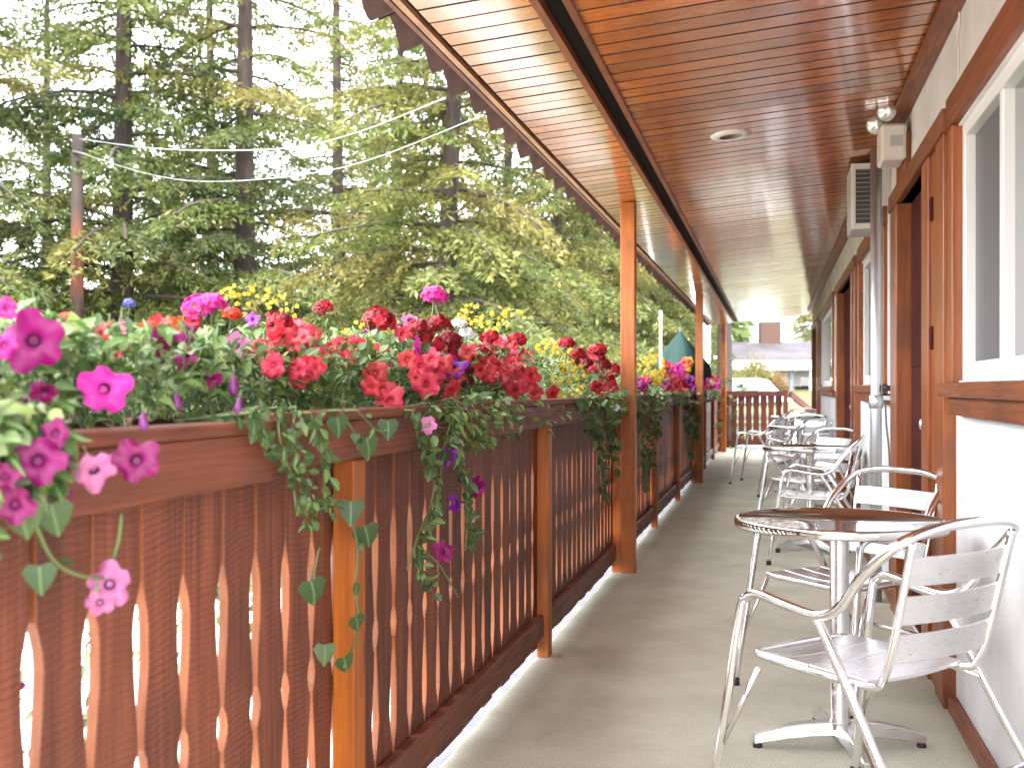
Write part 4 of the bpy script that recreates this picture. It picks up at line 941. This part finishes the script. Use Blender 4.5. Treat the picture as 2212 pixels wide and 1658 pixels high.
for a in ((30, 20, 0, 'dark shrub at the left edge behind the magenta petunias', 1.25), (215, 22, 0, 'dark shrub at the foot of the red pole', 1.2), (345, 19.5, 1, 'yellowish shrub left of the pink geranium head', 1.1), (620, 23, 0, 'shrub behind the small red geranium head', 1.2), (730, 21, 1, 'pale shrub behind the tall dark red geranium', 1.1),
          (870, 24, 0, 'shrub behind the single pink geranium', 1.3), (1060, 18, 1, 'light green shrub behind the yellow daisy spray', 1.3), (1180, 21, 1, 'yellow-green shrub behind the thick yellow daisies', 1.3), (1300, 20, 0, 'shrub just left of the nearest veranda post', 1.2), (1395, 33, 0, 'shrub right of the nearest veranda post', 1.1),
          (1598, 42, 1, 'green shrub behind the white van in front of the far motel', .8), (1640, 42.5, 2, 'shrub with orange blossom at the corner of the far motel', .75), (480, 24, 0, 'shrub between the two thick trunks', 1.2)):
    shrub(*a[:4], sc=a[4], rz=a[0])
# far wooded slope, one mass
rg = np.random.default_rng(5); Cs, Ds, Ts = [], [], []
for i in range(110):
    zc = rg.uniform(44, 80); px = rg.uniform(-500, 1590); b = at_d(px, HY, zc); h = rg.uniform(5, 8.5) * (.62 if px < 900 else .95); n = 420; g0 = gz(b.x, b.y)
    t = rg.random(n) ** .8; a = rg.uniform(0, 6.28, n); rad = (1 - t) * h * .22 * rg.uniform(.5, 1.05, n) + .1
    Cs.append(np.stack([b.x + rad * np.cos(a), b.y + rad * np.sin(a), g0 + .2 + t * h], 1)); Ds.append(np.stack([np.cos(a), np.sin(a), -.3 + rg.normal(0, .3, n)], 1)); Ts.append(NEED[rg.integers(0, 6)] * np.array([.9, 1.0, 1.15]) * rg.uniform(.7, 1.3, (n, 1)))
C = np.concatenate(Cs); n = len(C); V, Q, T = diamonds(C, np.concatenate(Ds), rg.uniform(.5, 1.0, n), rg.uniform(.12, .26, n), np.concatenate(Ts), rg)
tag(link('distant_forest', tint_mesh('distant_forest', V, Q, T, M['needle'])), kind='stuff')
# utility pole and wires
b = at_d(166, HY, 16.0); zt = at_d(166, 292, 16.0).z; pl = thing('utility_pole', 'weathered reddish timber utility pole carrying the overhead wires', 'utility pole', (b.x, b.y, gz(b.x, b.y)))
g0 = gz(b.x, b.y); MB().tube([(0, 0, -.2), (0, 0, 1.5), (.01, 0, zt - g0)], .1, 14, rr=[.12, .11, .075]).build('pole', M['pole'], pl)
ins = MB().lathe([(0, 0), (.03, 0), (.045, .03), (.03, .06), (.04, .09), (0, .11)], n=12).build('insulator', M['cream'], pl); ins.location = (.02, 0, zt - g0)
MB().tube([(0, -.09, zt - g0 - .25), (.25, -.11, zt - g0 - .32)], .018, 6).build('bracket', M['louver'], pl)
for pts, lab, r in (([(172, 300, 15.9), (350, 322, 14), (600, 322, 11.5), (760, 290, 10), (962, 212, 8.2)], 'upper overhead wire sagging from the red pole to the eave', .006), ([(172, 330, 15.9), (330, 378, 14.5), (480, 392, 13), (740, 362, 11), (1042, 250, 9)], 'lower overhead wire reaching the eave farther along', .0045)):
    tag(MB().tube(spline([at_d(*p) for p in pts], 6), r, 6).build('overhead_wire', M['galv']), lab, 'wire', 'overhead wires')

# ------------------------------------------------------------------ FAR END OF THE LOT
M['roof_far'] = ground_mat('mauve_shingles', (.012, .010, .012), (.058, .048, .058), .9, .9, 18)  # wide noise contrast paints patches of bough shade into the roof colour
M['teal'] = plain('teal_canvas', (.0015, .028, .026), .8); M['bluegrey'] = plain('blue_grey_paint', (.10, .125, .15), .5)
M['white'] = plain('white_paint', (.78, .78, .76), .4); M['carpaint'] = plain('white_car_paint', (.78, .78, .79), .2, Coat_Weight=1.0)
M['brownbox'] = plain('brown_chimney', (.06,.03,.02), .8)
o_ = at_d(1605, HY, 45); ang = PSI - .08
mt = thing('far_motel', 'low white motel wing with mauve shingle roof and blue-grey posts across the lot', 'building', (o_.x, o_.y, -.42), ang)
box_part('wall', M['white'], mt, (0, .5, 0), (10, 6, 2.35))
mb = MB(); mb.add([(-.7, -1.3, 2.62), (10.5, -1.3, 2.62), (10.5, 2.8, 3.55), (-.1, 2.8, 3.55), (-.7, 7, 2.62), (10.5, 7, 2.62)], [(0, 1, 2, 3), (3, 2, 5, 4), (0, 3, 4), (0, 4, 5, 1), (1, 5, 2)]); rf = mb.build('roof', M['roof_far'], mt)
ch = box_part('chimney', M['brownbox'], rf, (1.05, 2.4, 3.3), (1.9, 3.2, 4.4)); box_part('fascia', M['white'], mt, (-.72, -1.36, 2.28), (10.5, -1.30, 2.66))
for k in range(7): box_part('pillar', M['bluegrey'] if k % 2 == 0 else M['white'], mt, (.1 + .78 * k, -1.15, 0), (.26 + .78 * k, -.99, 2.3))
for k in range(4):
    wf = box_part('window', M['vinyl'], mt, (.7 + 1.6 * k, .44, .8), (1.9 + 1.6 * k, .5, 2.1)); box_part('pane', M['glass'], wf, (-.52, -.035, -.56), (.52, -.031, .56))
# white van
v_ = at_d(1606, HY, 41)
car = thing('white_van', 'white van parked behind the end railing', 'van', (v_.x, v_.y, -.40), PSI + .15)
sec = [(-2.2, .5, .9, .86), (-2.15, .38, 1.05, .92), (-1.9, .33, 1.78, .92), (-1.2, .32, 1.9, .92), (.3, .32, 1.9, .92), (.75, .32, 1.82, .9), (1.35, .33, 1.22, .92), (2.1, .36, 1.05, .9), (2.3, .48, .85, .8)]
mb = MB(); v = []
for y, z0, z1, hw in sec:
    for x, z in ((-hw, z0), (-hw * 1.0, z0 + (z1 - z0) * .5), (-hw * .9, z1 - .12), (-hw * .7, z1), (hw * .7, z1), (hw * .9, z1 - .12), (hw, z0 + (z1 - z0) * .5), (hw, z0)): v.append((y, x, z))
mb.add(v, [(i * 8 + k, i * 8 + (k + 1) % 8, (i + 1) * 8 + (k + 1) % 8, (i + 1) * 8 + k) for i in range(len(sec) - 1) for k in range(8)] + [tuple(range(8))[::-1], tuple(64 + k for k in range(8))], 0, True); mb.build('body', M['carpaint'], car)
for x in (-1.45, 1.45):
    for s in (-1, 1):
        wh = MB().lathe([(0, -.1), (.2, -.1), (.32, -.09), (.34, 0), (.32, .09), (.2, .1), (0, .1)], n=18).build('wheel', M['rubber'], car); wh.location = (x, s * .84, .34); wh.rotation_euler = (R(90), 0, 0)
        rm = MB().lathe([(0, .104), (.19, .104), (.2, .09)], n=14).build('rim', M['alu'], wh)
for s in (-1, 1):
    for a, b in ((-1.75, -.75), (-.65, .25)): o = box_part('side_window', M['glass'], car, (a, s * .885 - .008, 1.2), (b, s * .885 + .008, 1.66)); o.rotation_euler = (R(s * 7), 0, 0)
ws = MB().add([(.80, -.72, 1.76), (.80, .72, 1.76), (1.33, .80, 1.28), (1.33, -.80, 1.28)], [(0, 3, 2, 1)]).build('windscreen', M['glass'], car)
# green canopy on a pole
u_ = at_d(1469, HY, 15); um = thing('patio_umbrella', 'half-closed teal green patio umbrella beyond the flower boxes', 'umbrella', (u_.x, u_.y, -.42))
mb = MB(); N = 8; v = [(0, 0, 2.35)]; prof = [(.12, 2.20), (.25, 2.05), (.40, 1.88), (.43, 1.70)]
for r, z in prof:
    for k in range(N * 2): a = 2 * math.pi * k / (N * 2); q = r * (1.0 if k % 2 == 0 else .93); v.append((q * math.cos(a), q * math.sin(a), z + (0 if k % 2 == 0 else .02)))
f = [(0, 1 + k, 1 + (k + 1) % 16) for k in range(16)] + [(1 + i * 16 + k, 1 + (i + 1) * 16 + k, 1 + (i + 1) * 16 + (k + 1) % 16, 1 + i * 16 + (k + 1) % 16) for i in range(3) for k in range(16)]
mb.add(v, f, 0, False).build('canopy', M['teal'], um); MB().tube([(0, 0, 0), (0, 0, 2.39)], .016, 8).build('pole', M['louver'], um); MB().lathe([(0, 0), (.28, 0), (.28, .05), (.06, .09), (0, .09)], n=20).build('base', M['louver'], um)
p_ = at_d(1427, HY, 14.5); t = MB().tube([(0, 0, 0), (0, 0, 2.58)], .017, 10).build('white_pole', M['white']); t.location = (p_.x, p_.y, -.42); tag(t, 'thin white pole just left of the green umbrella', 'pole')
p_ = at_d(1524, HY, 26); t = thing('white_column', 'plain white column right of the second veranda post', 'column', (p_.x, p_.y, -.42)); box_part('shaft', M['white'], t, (-.11, -.11, 0), (.11, .11, 3.2), .01); box_part('base', M['white'], t, (-.16, -.16, 0), (.16, .16, .2), .01)
